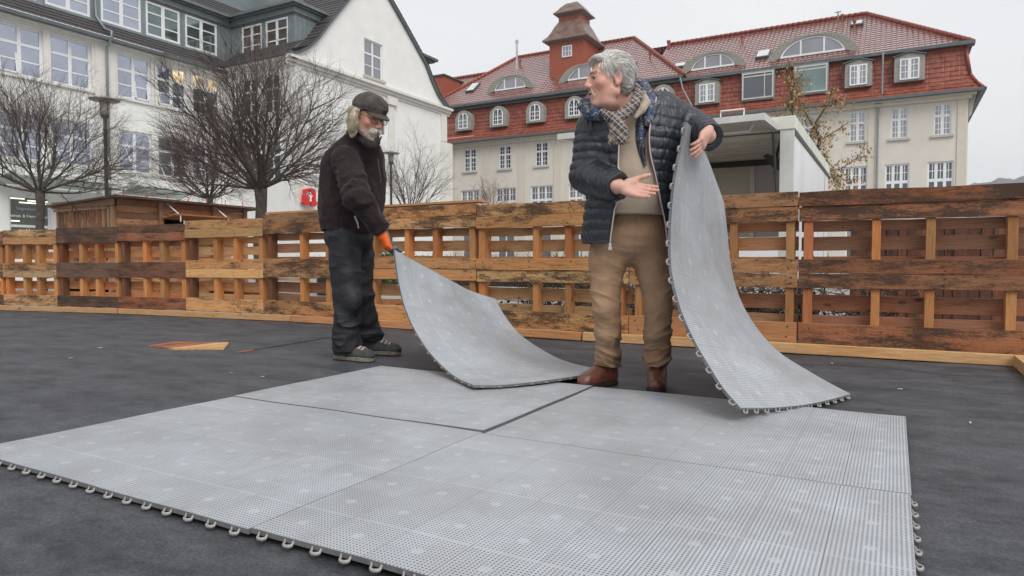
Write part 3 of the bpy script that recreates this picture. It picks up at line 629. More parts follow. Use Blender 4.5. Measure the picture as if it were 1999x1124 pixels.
window(WB, TG, 29.3, 30.95, 7.9, 9.7, vm=(.5,), hm=((.63,.05),(.31,.025)), pane=mat_gl_l); window(WB, TG, 29.3, 30.95, 4.7, 6.6, vm=(.5,), hm=((.63,.05),), pane=mat_gl_l)
# shop windows and their lettering
for a, b in ((10.5,12.9),(13.9,15.43),(16.1,17.4)): window(WB, TM, a, b, .8, 3.35, vm=(), hm=((.52,.05),), fr=.08, pane=glassy('shop_glass', (.10,.115,.09), .2, .12))
def text(body, size, mat, parent, loc_, rot, name='lettering', ext=.005, ax='CENTER'):
    c = bpy.data.curves.new(name, 'FONT'); c.body = body; c.size = size; c.extrude = ext; c.align_x = ax; c.offset = size*.012
    o = bpy.data.objects.new(name, c); COL.objects.link(o); bpy.context.view_layer.update(); me = bpy.data.meshes.new_from_object(o.evaluated_get(bpy.context.evaluated_depsgraph_get())); bpy.data.objects.remove(o); o = bpy.data.objects.new(name, me); COL.objects.link(o); me.materials.clear(); me.materials.append(mat); o.parent = parent; o.location = loc_; o.rotation_euler = rot; return o
mat_letter = M('white_letters', (.8,.8,.8), .5, .01)
text('Damen & Herrenfriseur', .165, mat_letter, WB, TM(14.67,-.08,2.48), (pi/2,0,pi/2)); text('Stagnolesina im', .165, M('grey_letters', (.45,.47,.5), .5, .01), WB, TM(14.67,-.08,2.78), (pi/2,0,pi/2))
mb = MB()
for k in range(46):
    u = 13.95+rng.random()*1.4; z = 1.0+rng.random()*1.05; p = TM(u,-.09,z); mb.box((p[0],p[1]-.006,p[2]-.006),(p[0]+.01,p[1]+.006,p[2]+.006))
mb.build('fairy_lights', emit('warm_bulbs', (1,.75,.4), 2.5), WB)
# shop ceiling strip lights seen behind the glass
mb = MB()
for (u0_,u1_,z) in ((13.95,14.5,3.2),(14.6,15.35,3.14),(13.95,14.3,2.3),(14.3,15.3,3.05)): tbox(mb, TM, u0_, u1_, -.1, -.09, z, z+.045)
mb.build('strip_light', emit('strip_glow', (1,.95,.8), .9), WB)
# eaves, gutter, roof strip, dormer band
mb = MB(); tbox(mb, TM, 4, 24, .3, .52, 10.36, 10.5); tbox(mb, TN, -30.1, -25.3, .28, .5, 10.66, 10.8)
mb.build('gutter', mat_zincd, WB)
def plain_tiles(mb, P0, U, V, W, L, th=.28, tw=.22):
    tiles(mb, P0, U, V, 0, W, L, lambda v: 0, lambda v: W, tw=tw, th=th, step=.03, flat=True, nu=4)
mb = MB(); a_ = np.array(TM(4,.5,10.5)); L = math.hypot(.95,.85); plain_tiles(mb, a_, (0,1,0), (-.95/L,0,.85/L), 20.2, L)
a_ = np.array(TN(-30.3,.5,10.78)); L = math.hypot(1.1,.85); plain_tiles(mb, a_, (1,0,0), (0,1.1/L,.85/L), 5.0, L)
# main roof over the dormer band
a_ = np.array(TM(4,-.55,13.75)); plain_tiles(mb, a_, (0,1,0), (-.72,0,.69), 26, 6)
# wing roof: strips following the gable profile
for (p, q) in list(zip(prof[:-1], prof[1:])):
    L = math.hypot(q[0]-p[0], q[1]-p[1]); n = np.array([0, -(q[1]-p[1]), (q[0]-p[0])])/L
    P0 = np.array(wl((-40, p[0], p[1]))) + n*.16
    if p[0] < 29.7: tiles(mb, P0, (1,0,0), (0,(q[0]-p[0])/L,(q[1]-p[1])/L), 0, 14.62, L, (lambda v: 0) , lambda v: 14.62, tw=.22, th=min(.28, L/2), step=.03, flat=True, nu=4)
    else:
        P0 = np.array(wl((-25.38, q[0], q[1]))) + n*.16; tiles(mb, P0, (-1,0,0), (0,(p[0]-q[0])/L,(p[1]-q[1])/L), 0, 14.62, L, lambda v: 0, lambda v: 14.62, tw=.22, th=min(.28, L/2), step=.03, flat=True, nu=4)
mb.build('roof', mat_slate, WB)
mb = MB()   # verge board under the roof edge
for (p, q) in list(zip(prof[:-1], prof[1:])):
    L = math.hypot(q[0]-p[0], q[1]-p[1]); n = np.array([-(q[1]-p[1]), (q[0]-p[0])])/L
    P = [(p[0],p[1]),(q[0],q[1]),(q[0]+n[0]*.155,q[1]+n[1]*.155),(p[0]+n[0]*.155,p[1]+n[1]*.155)]
    mb.add([wl((-25.6, y, z)) for y, z in P]+[wl((-25.42, y, z)) for y, z in P], [(0,1,2,3),(4,7,6,5),(0,4,5,1),(2,6,7,3)])
mb.build('verge', mat_zincd, WB)
# zinc dormer band on the long facade (X=-31) and on the wing
DX = -31.0
def TD(u, w, z): return wl((DX+w, u, z))
def TE(u, w, z): return wl((u, 24.75-w, z))
db = [(11.2,13.1),(13.4,15.25),(15.6,17.42),(17.9,19.75),(20.0,21.75),(22.05,23.87)]
mb = MB(); wall(mb, TD, 4, 24.75, 11.0, 13.4, [(a,b,11.42,13.02) for a,b in db], .1)
de = [(-30.15,-28.65),(-28.35,-26.75)]
wall(mb, TE, -31.0, -26.3, 11.0, 13.2, [(a,b,11.4,13.0) for a,b in de], .1)
mb.add([wl((-26.3,24.75,11.0)), wl((-26.3,26.6,11.0)), wl((-26.3,26.6,13.2)), wl((-26.3,24.75,13.2))], [(0,1,2,3)])
# standing seams
for u in np.arange(4.2, 24.7, .42):
    if not any(a-.02 < u < b+.02 for a, b in db): tbox(mb, TD, u, u+.025, 0, .03, 11.1, 13.35)
for u in np.arange(-30.9, -26.3, .3):
    if not any(a-.02 < u < b+.02 for a, b in de): tbox(mb, TE, u, u+.025, 0, .03, 11.1, 13.2)
for y in np.arange(24.95, 26.5, .3): mb.box(wl((-26.3,y,11.2)), wl((-26.27,y+.025,13.2)))
mb.build('zinc_dormer', mat_zinc, WB)
mb = MB()
for (z0_, z1_, w_) in ((13.05,13.12,.05),(13.12,13.4,.12),(13.4,13.48,.25),(13.48,13.62,.42)):
    tbox(mb, TD, 4, 24.75-.0, .001, w_, z0_, z1_); tbox(mb, TE, -31, -26.3+w_, .001, w_, z0_, z1_); mb.box(wl((-26.299,24.76,z0_)), wl((-26.3+w_,27.4,z1_)))
mb.build('dormer_fascia', M('zinc_fascia', (.18,.205,.21), .45, .15, 3, metal=.4), WB)
mb = MB(); mb.box(wl((-31,24.75,13.62)), wl((-26.0,30,13.66)))
mb.add([wl((-32.2,4,13.9)),wl((-32.2,27.2,13.9)),wl((-32.2,27.2,16.5)),wl((-32.2,4,16.5))], [(0,1,2,3)]) ; mb.add([wl((-32.2,27.2,13.6)),wl((-28.2,27.2,13.6)),wl((-28.2,27.2,16)),wl((-32.2,27.2,16))], [(0,1,2,3)])
mb.build('upper_dormer', mat_zinc, WB)
for i, (a, b) in enumerate(db): window(WB, TD, a, b, 11.42, 13.02, vm=(.5,), hm=((.34,.03),(.68,.03)), w=-.06, fr=.1, bar=.085, pane=mat_gl_l if i < 4 else mat_gl_t, name='dormer_window')
for (a, b) in de: window(WB, TE, a, b, 11.4, 13.0, vm=(.5,), hm=((.34,.03),(.68,.03)), w=-.06, fr=.09, bar=.08, pane=glassy('brown_glass', (.17,.15,.13), .6), name='dormer_window')
# small dormer behind the gable on its far slope
mb = MB(); mb.box(wl((-31,34.2,11.6)), wl((-27.4,37.4,14.0))); mb.build('rear_dormer', mat_zinc, WB)
mb = MB(); mb.box(wl((-31.2,34,14.0)), wl((-27.1,37.8,14.12))); mb.box(wl((-31.2,34,14.12)), wl((-26.95,38.0,14.28))); mb.build('rear_dormer_roof', mat_zincd, WB)
mb = MB(); mb.tube([TD(17.55,.1,13.5), TD(17.6,.12,12.3), TD(17.62,.12,11.5), TM(17.72,.2,10.9), TM(17.76,.62,10.75), TM(17.76,.62,10.45), TM(17.76,.25,10.1), TM(17.76,.22,9.8), TM(17.78,.2,3.6)], .055, 8); mb.build('downpipe', mat_zinc, WB, smooth=True)
# glass canopies on rods
for (u0_, u1_) in ((13.2,17.4),(18.2,21.2)):
    r = empty('glass_canopy', (0,0,0)); r.parent = WB
    m_ = MB(); P = [TM(u0_,.05,3.75),TM(u1_,.05,3.75),TM(u1_,1.7,4.05),TM(u0_,1.7,4.05)]; m_.hexa(P+[tuple(np.array(p)+(0,0,.03)) for p in P]); m_.build('canopy_glass', glassy('canopy_green_glass', (.60,.72,.65), .15, .25), r)
    m_ = MB(); tbox(m_, TM, u0_, u1_, 1.7, 1.78, 3.98, 4.12)
    for u in np.linspace(u0_+.1, u1_-.1, 3): m_.tube([TM(u,.02,6.6), TM(u,1.6,4.1)], .02, 6)
    m_.build('canopy_frame', mat_uframe, r)
# pharmacy sign: red gothic A with a pale bowl on its stem
SG = empty('pharmacy_sign', (-25.45, 24.66, 3.89), 'red gothic letter A pharmacy sign with white chalice on gable wall', 'sign')
mb = MB()
def strokeA(P, d=.2): mb.prism(P, 0, 0, d)
sx = .5/1.0
def q(x, y): return ((x-670)/480*.98, (560-y)/560*.86)     # traced proportions -> metres on the wall
strokeA([q(*p) for p in [(520,330),(560,305),(640,285),(740,270),(820,300),(860,360),(860,660),(915,730),(860,830),(790,850),(700,780),(740,720),(740,440),(690,340),(640,330),(560,440),(520,470)]])
strokeA([q(*p) for p in [(490,490),(530,480),(640,620),(690,690),(690,780),(620,820),(520,810),(430,745),(500,690),(490,640)]], .19)
mb.build('letter', M('red_sign', (.62,.03,.03), .35, .05), SG)
mb = MB(); mb.tube([(.24,*q(665,400)), (.25,*q(640,430)), (.25,*q(690,470)), (.25,*q(655,500))], .022, 6)
mb.prism([q(*p) for p in [(590,490),(745,515),(700,560),(690,650),(700,700),(640,700),(655,640),(650,560)]], 0, .2, .24); mb.build('chalice', M('sign_white', (.85,.8,.8), .4, .02), SG)
# ================================================================== TREES
mat_bark = M('dark_bark', (.065,.055,.046), .85, .35, 14, bump=.6, bscale=30, stretchb=(1,1,.3), col2=(.12,.10,.08))
mat_twig = M('twigs', (.085,.066,.058), .8, .3, 6)
mat_twigr = M('reddish_twigs', (.13,.075,.07), .8, .3, 6)
def rdir(d, ang, rs):
    d = d/np.linalg.norm(d); a = np.cross(d, [0, 0, 1.]) if abs(d[2]) < .95 else np.array([1., 0, 0]); a /= np.linalg.norm(a); b = np.cross(d, a); t = rs.random()*2*pi
    return d*cos(ang) + (a*cos(t)+b*sin(t))*sin(ang)
def bare_tree(name, px, D, fork_y, top_y, Rpx, rt_, label, seed, nl=16, levels=3, flat=1., kids=(8, 8, 5), twig=None, spread=1.25, group='bare trees on the square', base_z=-.16, leaf=None):
    rs = np.random.default_rng(seed); P = at(px, fork_y, D); base = np.array([P[0], P[1], base_z]); s = D/FPX
    r = empty(name, tuple(base), label, 'tree', group); fk = P-base; R = Rpx*s; top = (at(px, top_y, D)-base)[2]-fk[2]
    mb = MB(); n = 7; mb.tube([np.array([.02*sin(k*1.3), .02*cos(k), 0]) + fk*np.array([0,0,k/n]) + 0 for k in range(n+1)], [rt_*(1.25 if k == 0 else 1.0+.05*sin(k*2.1)) * (1-.12*k/n) * (1.18 if k == n else 1) for k in range(n+1)], 12)
    mb.build('trunk', mat_bark, r, smooth=True)
    L = MB(); T = MB()
    def br(p, d, ln, rad, lev):
        n = 6 if lev == 0 else (4 if lev < levels-1 else 3); pts = [p]; rr = [rad]; dd = d.copy()
        for k in range(n):
            dd = dd + rs.normal(0, .11 if lev else .07, 3) + np.array([0,0,.05 if lev else .035]); dd /= np.linalg.norm(dd); p = p+dd*ln/n; pts.append(p); rr.append(max(.0014, rad*(1-.8*(k+1)/n)))
        (L if lev < 1 else T).tube(pts, rr, 6 if lev == 0 else (4 if lev == 1 else 3), cap=False)
        if lev >= levels: return
        kk = kids[lev]
        for j in range(kk+ (2 if lev == 0 else 0)):
            f = .22+.76*(j+rs.random()*.7)/(kk+ (1 if lev == 0 else 0)); f = min(f, .98); i = min(int(f*n), n-1); q = pts[i]+(pts[i+1]-pts[i])*(f*n-i)
            br(q, rdir(pts[i+1]-pts[i], radians(18+26*rs.random()), rs), ln*(.5+.22*rs.random())*(1.15-.45*f), rad*(.5-.1*f)*.9, lev+1)
    for k in range(nl):
        az = 2*pi*(k*.618 % 1); el = radians(90) - spread*((k+.5)/nl)**.62
        d = np.array([cos(az)*cos(el), sin(az)*cos(el), sin(el)]); ln = 1/math.sqrt((cos(el)/R)**2+(sin(el)/top)**2)*(.80+.18*rs.random())
        br(fk+np.array([cos(az),sin(az),0])*rt_*.4+np.array([0,0,-.05*rs.random()]), d, ln, rt_*(.24+.14*rs.random()), 0)
    L.build('limbs', mat_bark, r, smooth=True); T.build('crown', twig or mat_twig, r)
    return r
bare_tree('bare_tree', 76, 14, 372, 178, 175, .085, 'bare ball-headed tree furthest left, its trunk in front of the shop window', 3, spread=1.5)
bare_tree('bare_tree', 507, 13, 366, 108, 185, .115, 'large bare ball-headed tree between the wooden hut and the man in black', 11, nl=18, spread=1.45)
bare_tree('bare_tree', 408, 22, 385, 222, 105, .10, 'dense bare tree behind the wooden hut, partly hidden by a larger tree', 5, nl=18, kids=(8,8,5), twig=mat_twigr, spread=1.5)
bare_tree('bare_tree', 800, 24, 425, 285, 82, .08, 'bare upright bushy tree at the foot of the white gable wall', 9, nl=14, spread=.95, kids=(6,4,3))
bare_tree('bare_shrub', 958, 28, 412, 362, 48, .04, 'small reddish bare shrub in front of the cream building', 21, nl=12, spread=1.2, twig=mat_twigr, kids=(5,4,3), group='bare shrubs')
# tree with withered brown leaves behind the trailer
def leafy():
    D = 19.5; c = at(1585, 330, D); base = np.array([c[0], c[1], -.16])
    r = empty('autumn_tree', tuple(base), 'thin tree with withered yellow brown leaves behind the white trailer', 'tree')
    mb = MB(); rs = np.random.default_rng(4); LV = MB(); tw = MB(); lf = []
    def P(x, y, dd=0): return at(x, y, D+dd)-base
    lines = [([(1590,400),(1588,330),(1600,275),(1592,240),(1618,200),(1628,165)], .07, .014), ([(1560,400),(1552,300),(1547,220),(1546,160),(1540,118)], .05, .012),
             ([(1590,250),(1575,225),(1560,200),(1552,150)], .03, .008), ([(1600,275),(1640,250),(1660,235)], .02, .006), ([(1588,340),(1640,330),(1665,315),(1682,300),(1688,282)], .02, .005),
             ([(1588,350),(1620,345),(1650,352),(1672,350)], .018, .005), ([(1547,220),(1530,190),(1515,180)], .02, .005), ([(1546,170),(1562,150),(1572,135)], .015, .004),
             ([(1618,200),(1640,195),(1655,200)], .015, .004), ([(1590,300),(1612,300),(1622,340),(1640,365)], .015, .004), ([(1552,300),(1530,250),(1512,215)], .02, .005), ([(1600,260),(1572,255),(1560,245)], .018, .005)]
    for pts, r0, r1 in lines:
        dd = rs.normal(0, .3); Q = [P(x, y, dd*k/len(pts)) for k, (x, y) in enumerate(pts)]; n = len(Q); mb.tube(Q, [r0+(r1-r0)*k/(n-1) for k in range(n)], 6, cap=False)
        for k in range(n-1):
            a, b = Q[k], Q[k+1]; m_ = int(np.linalg.norm(b-a)/.03)
            for j in range(m_):
                if pts[k][1] > 352 or rs.random() < .25: continue
                p = a+(b-a)*rs.random(); d = rs.normal(0, 1, 3); d /= np.linalg.norm(d); q_ = p+d*(.12+.28*rs.random())+np.array([0,0,-.05]); tw.tube([p, (p+q_)/2+rs.normal(0,.02,3), q_], [.006,.004,.002], 3, cap=False)
                for t in range(rs.integers(4, 11)):
                    c_ = p+(q_-p)*(.3+.8*rs.random())+rs.normal(0,.05,3); lf.append(c_)
    for c_ in lf:
        a = rs.normal(0,1,3); a /= np.linalg.norm(a); b = np.cross(a, rs.normal(0,1,3)); b /= np.linalg.norm(b); l = .05+.04*rs.random(); w_ = l*.5; a = a*.5+np.array([0,0,-.7]); 
        LV.add([c_, c_+a*l*.5+b*w_, c_+a*l, c_+a*l*.5-b*w_], [(0,1,2,3)])
    mb.build('trunk', mat_bark, r, smooth=True); tw.build('twigs', mat_twig, r); LV.build('crown', M('withered_leaves', (.32,.20,.09), .8, .4, 5, col2=(.50,.35,.16)), r)
leafy()

# ================================================================== LAMPS
def lamp_post(px, D, ytop, label):
    P = at(px, ytop, D); base = np.array([P[0], P[1], -.16]); r = empty('street_lamp', tuple(base), label, 'lamp', 'flat capped street lamps'); H = P[2]+.16
    m_ = MB(); m_.lathe((0,0,0), [(.09,0),(.09,.6),(.055,.65),(.05,H-.95),(.06,H-.94),(.06,H-.88),(.045,H-.86),(.05,H-.62),(.10,H-.55),(.13,H-.50),(.0,H-.49)], 16); m_.build('pole', mat_iron, r, smooth=True)
    m_ = MB(); m_.lathe((0,0,0), [(.11,H-.49),(.135,H-.12),(.0,H-.12)], 18); m_.build('lamp_glass', M('clear_lamp_glass', (.45,.42,.38), .15, .2, 8, spec=.6), r, smooth=True)
    m_ = MB(); m_.tube([(0,0,H-.48),(0,0,H-.2)], .035, 8); 
    for k in range(4): m_.tube([(.125*cos(k*pi/2),.125*sin(k*pi/2),H-.5),(.14*cos(k*pi/2),.14*sin(k*pi/2),H-.1)], .008, 4)
    m_.build('cage', mat_iron, r)
    m_ = MB(); m_.lathe((0,0,0), [(.10,H-.12),(.40,H-.085),(.405,H-.06),(.2,H-.015),(.12,H+.0),(.11,H+.03),(0,H+.04)], 28); m_.build('lamp_shade', M('lamp_cap', (.30,.28,.24), .45, .3, 5), r, smooth=True)
    m_ = MB(); m_.box((-.11,-.05,H-2.9),(.11,.05,H-2.86)); m_.build('cross_arm', mat_iron, r)
lamp_post(204, 19.5, 190, 'tall flat capped street lamp behind the wooden hut at left')
lamp_post(763, 32, 296, 'more distant flat capped street lamp in front of the gable wall')

# ================================================================== WOODEN HUT
def hut():
    x1, x0, y0, y1, zt = -15.0, -17.42, 8.89, 12.3, 2.08; b = np.array([-15, 8.89, -.16])
    r = empty('market_hut', tuple(b), 'rough wooden market hut with a raised counter flap behind the pallet fence', 'hut')
    rs = np.random.default_rng(3); tint = [(.34,.17,.085),(.28,.14,.075),(.40,.20,.10),(.24,.13,.08),(.34,.20,.12)]
    def bd(a, c, m_, nm, col, al=.45):
        q = MB(); q.box(np.array(a)-b, np.array(c)-b); o = q.build(nm, m_, r); o.color = col+(al,); return o
    x = x0+.06
    while x < x1-.25:    # side wall of round slabs
        w_ = .085+.04*rs.random(); q = MB(); p = np.array([x+w_/2, y0, 0])-b; q.tube([p+(0,0,-.1+.16), p+(0,0,zt-.1+.16-.16)], w_/2*1.03, 7); o = q.build('slab', WZ, r, smooth=True); c = tint[rs.integers(5)]; kf = .8+.6*rs.random(); o.color = tuple(v*kf for v in c)+(.55,); x += w_+.012
    bd((x0-.05,y0-.07,zt-.16),(x1+.02,y0-.03,zt-.0), WX, 'top_board', (.34,.22,.13), .35); bd((x0-.02,y0-.05,zt-.23),(x1-.2,y0-.02,zt-.17), WX, 'trim', (.45,.30,.18), .2)
    bd((x1-.24,y0-.05,-.16),(x1-.18,y0-.02,zt-.17), WZ, 'trim', (.40,.27,.16), .2); bd((x1-.14,y0-.05,-.16),(x1-.02,y0+.02,zt-.17), WZ, 'post', (.36,.24,.14), .4)
    z = -.1; k = 0
    while z < zt-.12:    # long wall: uneven horizontal boards, open counter in the middle
        h = .13+.03*rs.random(); kf = 1.0+.5*rs.random(); c = tuple(v*kf for v in tint[rs.integers(5)])
        spans = [(y0+.02, y1)] if (z < 1.25 or z+h > 1.92) else [(y0+.02, 9.9), (11.3, y1)]
        for a, c_ in spans: bd((x1-.03-.01*rs.random(), a, z),(x1+.015+.02*rs.random(), c_, min(z+h-.008, zt)), WY, 'board', c, .45)
        z += h; k += 1
    for y in (9.86, 11.28, 12.22): bd((x1+.04,y,-.16),(x1+.10,y+.1,zt-.02), WZ, 'post', (.32,.19,.11), .4)
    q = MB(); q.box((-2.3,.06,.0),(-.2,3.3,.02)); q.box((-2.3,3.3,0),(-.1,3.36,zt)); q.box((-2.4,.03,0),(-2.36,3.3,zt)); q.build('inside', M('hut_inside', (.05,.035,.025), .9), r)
    q = MB(); q.box((-1.2,1.15,1.55),(-1.15,1.9,2.0)); q.build('poster', M('pale_poster', (.62,.58,.36), .7, .35, 3), r)
    q = MB(); P = [(.05,1.0,1.78),(.05,2.5,1.78),(.62,2.5,1.86),(.62,1.0,1.86)]; P = [(p[0],p[1],p[2]+.05) for p in P]; q.hexa(P+[(p[0],p[1],p[2]+.03) for p in P]); o = q.build('counter_flap', WY, r); o.color = (.40,.17,.08,.3)
    q = MB(); q.tube([(.1,1.15,2.2),(.6,1.15,1.9)], .014, 6); q.tube([(.6,1.15,1.92),(.6,1.15,1.76)], .014, 6); q.tube([(.1,2.45,2.2),(.6,2.45,1.9)], .014, 6); q.tube([(.6,2.45,1.92),(.6,2.45,1.76)], .014, 6); q.build('flap_strut', mat_uframe, r)
    q = MB(); q.hexa([(-2.55,-.22,2.12),(.35,-.22,2.24),(.35,3.75,2.22),(-2.55,3.75,2.10),(-2.55,-.22,2.155),(.35,-.22,2.285),(.35,3.75,2.265),(-2.55,3.75,2.14)]); o = q.build('roof', WY, r); o.color = (.14,.08,.06,.6)
    for k in range(8):
        q = MB(); y = .0+k*.52; q.tube([(.3,y,2.27),(.3,y,2.34)], .01, 5); q.lathe((.3,y,2.36), [(0,-.02),(.018,0),(.013,.02),(0,.03)], 8); q.build('red_bulb', M('red_bulb', (.55,.05,.05), .4) if k == 0 else bpy.data.materials['red_bulb'], r, smooth=True)
hut()

# ================================================================== SALES TRAILER
def trailer():
    b = np.array([-1.35, 11.05, -.16]); r = empty('sales_trailer', tuple(b), 'white sales trailer with its side hatch raised behind the pallet fence', 'trailer')
    def bx(nm, a, c, m_, bev=0): q = MB(); q.box(np.array(a)-b, np.array(c)-b); return q.build(nm, m_, r, bevel=bev)
    X1, X0, Y0, Y1 = -1.35, -4.78, 11.05, 17.25
    bx('side_panel', (X1-.05,Y0+.06,.35),(X1,Y1,2.62), mat_white)
    m_ = mat_alu
    bx('corner_post', (X1-.19,Y0,.35),(X1+.012,Y0+.07,2.66), m_, .006); bx('rear_post', (X1-.02,Y1-.9,.35),(X1+.006,Y1-.88,2.6), mat_zinc)
    q = MB(); q.box(np.array((X0,Y0-.02,2.66))-b, np.array((X1+.03,Y0+.12,2.86))-b); q.box(np.array((X1-.10,Y0+.12,2.66))-b, np.array((X1+.03,Y1+.03,2.86))-b); q.build('roof_rail', M('mossy_rail', (.62,.63,.56), .5, .1, 3, stain=.3, stainscale=3), r, bevel=.012)
    bx('seal', (X1-.001,Y0+.1,2.60),(X1+.016,Y1,2.655), mat_iron)
    bx('roof', (X0,Y0+.12,2.8),(X1-.1,Y1,2.84), mat_white)
    q = MB()
    for k in range(8): y = Y0+.2+k*.34; q.box(np.array((X0,y,2.60+.03*(k % 2)))-b, np.array((X1-.06,y+.34,2.66))-b)
    q.build('ceiling', M('trailer_ceiling', (.74,.68,.58), .5, .1, 3), r)
    bx('rear_wall', (X0,13.8,.4),(X1-.06,13.9,2.62), M('trailer_rear', (.78,.72,.58), .6, .08, 2)); bx('cupboard', (-2.34,13.66,.5),(X1-.07,13.79,2.5), M('mauve_board', (.66,.57,.56), .6, .06, 2)); bx('cupboard_edge', (-2.42,13.63,.5),(-2.34,13.78,2.48), mat_alu)
    bx('lintel', (X0,13.56,2.5),(X1-.07,13.65,2.6), mat_iron)
    bx('counter_wall', (X0,Y0,.35),(X1-.19,Y0+.05,1.05), mat_white); bx('inner_side', (X1-.12,Y0+.1,.4),(X1-.06,13.8,2.6), mat_white)
    bx('floor', (X0,Y0+.05,.3),(X1,Y1,.345), mat_white); bx('left_wall', (X0,Y0+.05,.35),(X0+.05,Y1,2.6), mat_white)
    # raised hatch
    q = MB(); z0, z1 = 2.70, 2.68; yo = 9.85
    q.hexa([np.array(p)-b for p in ((X0+.1,yo,2.63),(-1.62,yo,2.63),(-1.62,Y0-.03,2.69),(X0+.1,Y0-.03,2.69),(X0+.1,yo,2.665),(-1.62,yo,2.665),(-1.62,Y0-.03,2.725),(X0+.1,Y0-.03,2.725))]); q.build('hatch', M('hatch_panel', (.50,.45,.38), .4, .1, 4), r)
    q = MB()
    for (a, c) in (((X0+.1,yo-.03,2.60),(-1.60,yo+.03,2.69)),): q.box(np.array(a)-b, np.array(c)-b)
    q.hexa([np.array(p)-b for p in ((-1.64,yo,2.60),(-1.57,yo,2.60),(-1.57,Y0-.03,2.66),(-1.64,Y0-.03,2.66),(-1.64,yo,2.70),(-1.57,yo,2.70),(-1.57,Y0-.03,2.76),(-1.64,Y0-.03,2.76))]); q.build('hatch_frame', mat_alu, r)
    for x in (-1.95, -2.85):
        q = MB(); h = lambda dx, dy, dz: np.array((x+dx, yo+dy, 2.69+dz))-b
        q.tube([h(-.22,.05,.02), h(-.22,.05,.1), h(.1,.05,.10), h(.1,.02,0)] if x > -2 else [h(-.05,.05,.0), h(-.05,.05,.08), h(.05,.05,.08), h(.05,.02,0)], .012, 6); q.build('hatch_handle', mat_uframe, r)
    q = MB()
    q.tube([np.array((-2.4,10.3,2.55))-b, np.array((-1.85,10.3,2.55))-b, np.array((-1.8,10.3,2.64))-b], .018, 6); q.build('hatch_handle', mat_uframe, r)
    q = MB(); p = np.array((-1.62,10.95,2.62))-b; q.tube([p, p+(.02,.1,-.62)], .022, 8); q.tube([p+(.02,.1,-.62), p+(.03,.2,-1.15)], .009, 6); q.build('gas_strut', mat_iron, r)
    q = MB(); q.prism([(-1.86-b[0],2.36+.16),(-1.80-b[0],2.40+.16),(-1.60-b[0],2.30+.16),(-1.60-b[0],2.12+.16),(-1.70-b[0],2.16+.16)], 1, .5, .62); q.tube([np.array((-1.6,11.6,2.6))-b, np.array((-1.68,11.6,2.3))-b], .025, 6); q.build('spotlight', mat_iron, r)
    for y in (13.2, 14.3):
        q = MB(); q.tube([np.array((X1-.25,y,.17))-b, np.array((X1-.02,y,.17))-b], .33, 20); q.build('wheel', mat_iron, r)
trailer()

# ================================================================== THINGS SEEN THROUGH THE FENCE
def shrub(x, y, h, wd, label, seed, n=26):
    rs = np.random.default_rng(seed); r = empty('twiggy_shrub', (x, y, -.16), label, 'shrub', 'bare shrubs behind the fence'); T = MB(); lf = MB()
    for k in range(n):
        p = np.array([rs.normal(0,.12*wd), rs.normal(0,.1), 0]); d = np.array([rs.normal(0,.55)*wd, rs.normal(0,.3), 1.]); pts = [p]
        for j in range(7): d = d/np.linalg.norm(d)+rs.normal(0,.28,3); p = p+d*h/8; pts.append(p)
        T.tube(pts, [.011*(1-.1*j) for j in range(8)], 4, cap=False)
        for j in range(3, 8):
            for s in range(3):
                q_ = pts[j]+rs.normal(0,.12,3); T.tube([pts[j], (pts[j]+q_)/2+rs.normal(0,.02,3), q_], [.006,.005,.003], 3, cap=False)
                for l in range(2): c_ = q_+rs.normal(0,.02,3); a = rs.normal(0,.018,3); b_ = rs.normal(0,.018,3); lf.add([c_,c_+a,c_+a+b_,c_+b_], [(0,1,2,3)])
    T.build('stems', mat_twig, r); lf.build('leaves', bpy.data.materials.get('shrub_leaf') or M('shrub_leaf', (.13,.07,.03), .7, .5, 9), r)
for k, (x, y, wd, lb) in enumerate([(-3.0,6.3,1.6,'leftmost bare shrub seen through the fence, left of the man in brown trousers'),(-2.1,6.4,1.4,'bare shrub seen through the fence behind the legs in brown trousers'),(-1.2,6.3,1.5,'bare shrub seen through the fence just behind the raised grey panel'),(-.45,6.4,1.3,'rightmost bare shrub seen through the fence, below the trailer corner'),(-2.55,6.9,1.4,'darker bare shrub set back between two others behind the fence')]): shrub(x, y, .78, wd, lb, 40+k)
def slat_fence():
    r = empty('slat_fence', (-.35, 7.0, -.16), 'dark weathered fence of upright slats behind the pallet fence at right', 'fence'); rs = np.random.default_rng(8); x = 0
    while x < 3.4:
        w_ = .08+.04*rs.random(); q = MB(); q.box((x,.012*(int(x*40)%2),.0),(x+w_,.022+.012*(int(x*40)%2),1.12+.06*rs.random())); o = q.build('slat', WZ, r); kf = .6+.7*rs.random(); o.color = (.15*kf,.06*kf,.035*kf,.6); x += w_-.006
    q = MB(); q.box((0,.03,.3),(3.4,.07,.38)); q.box((0,.03,.9),(3.4,.07,.98)); o = q.build('rail', WX, r); o.color = (.12,.06,.035,.5)
slat_fence()
def green_bush(x, y, h, label):
    rs = np.random.default_rng(51); r = empty('green_bush', (x, y, -.16), label, 'shrub'); T = MB(); lf = MB()
    for k in range(1500):
        d = rs.normal(0,1,3); d /= np.linalg.norm(d); c_ = np.array([0,0,h*.55])+d*np.array([.55,.45,.5])*h*rs.random()**.4; c_[2] = max(c_[2], .05); a = rs.normal(0,.03,3); b_ = rs.normal(0,.022,3); lf.add([c_,c_+a,c_+a+b_,c_+b_], [(0,1,2,3)])
    for k in range(12): T.tube([(rs.normal(0,.05),rs.normal(0,.05),0), rs.normal(0,.25,3)*(1,1,0)+(0,0,h*.8)], [.012,.004], 4)
    T.build('stems', mat_twig, r); lf.build('leaves', M('bush_leaf', (.05,.085,.025), .6, .5, 9), r)
green_bush(-8.1, 9.9, 1.15, 'small green bush glimpsed through the fence beside the man in black')
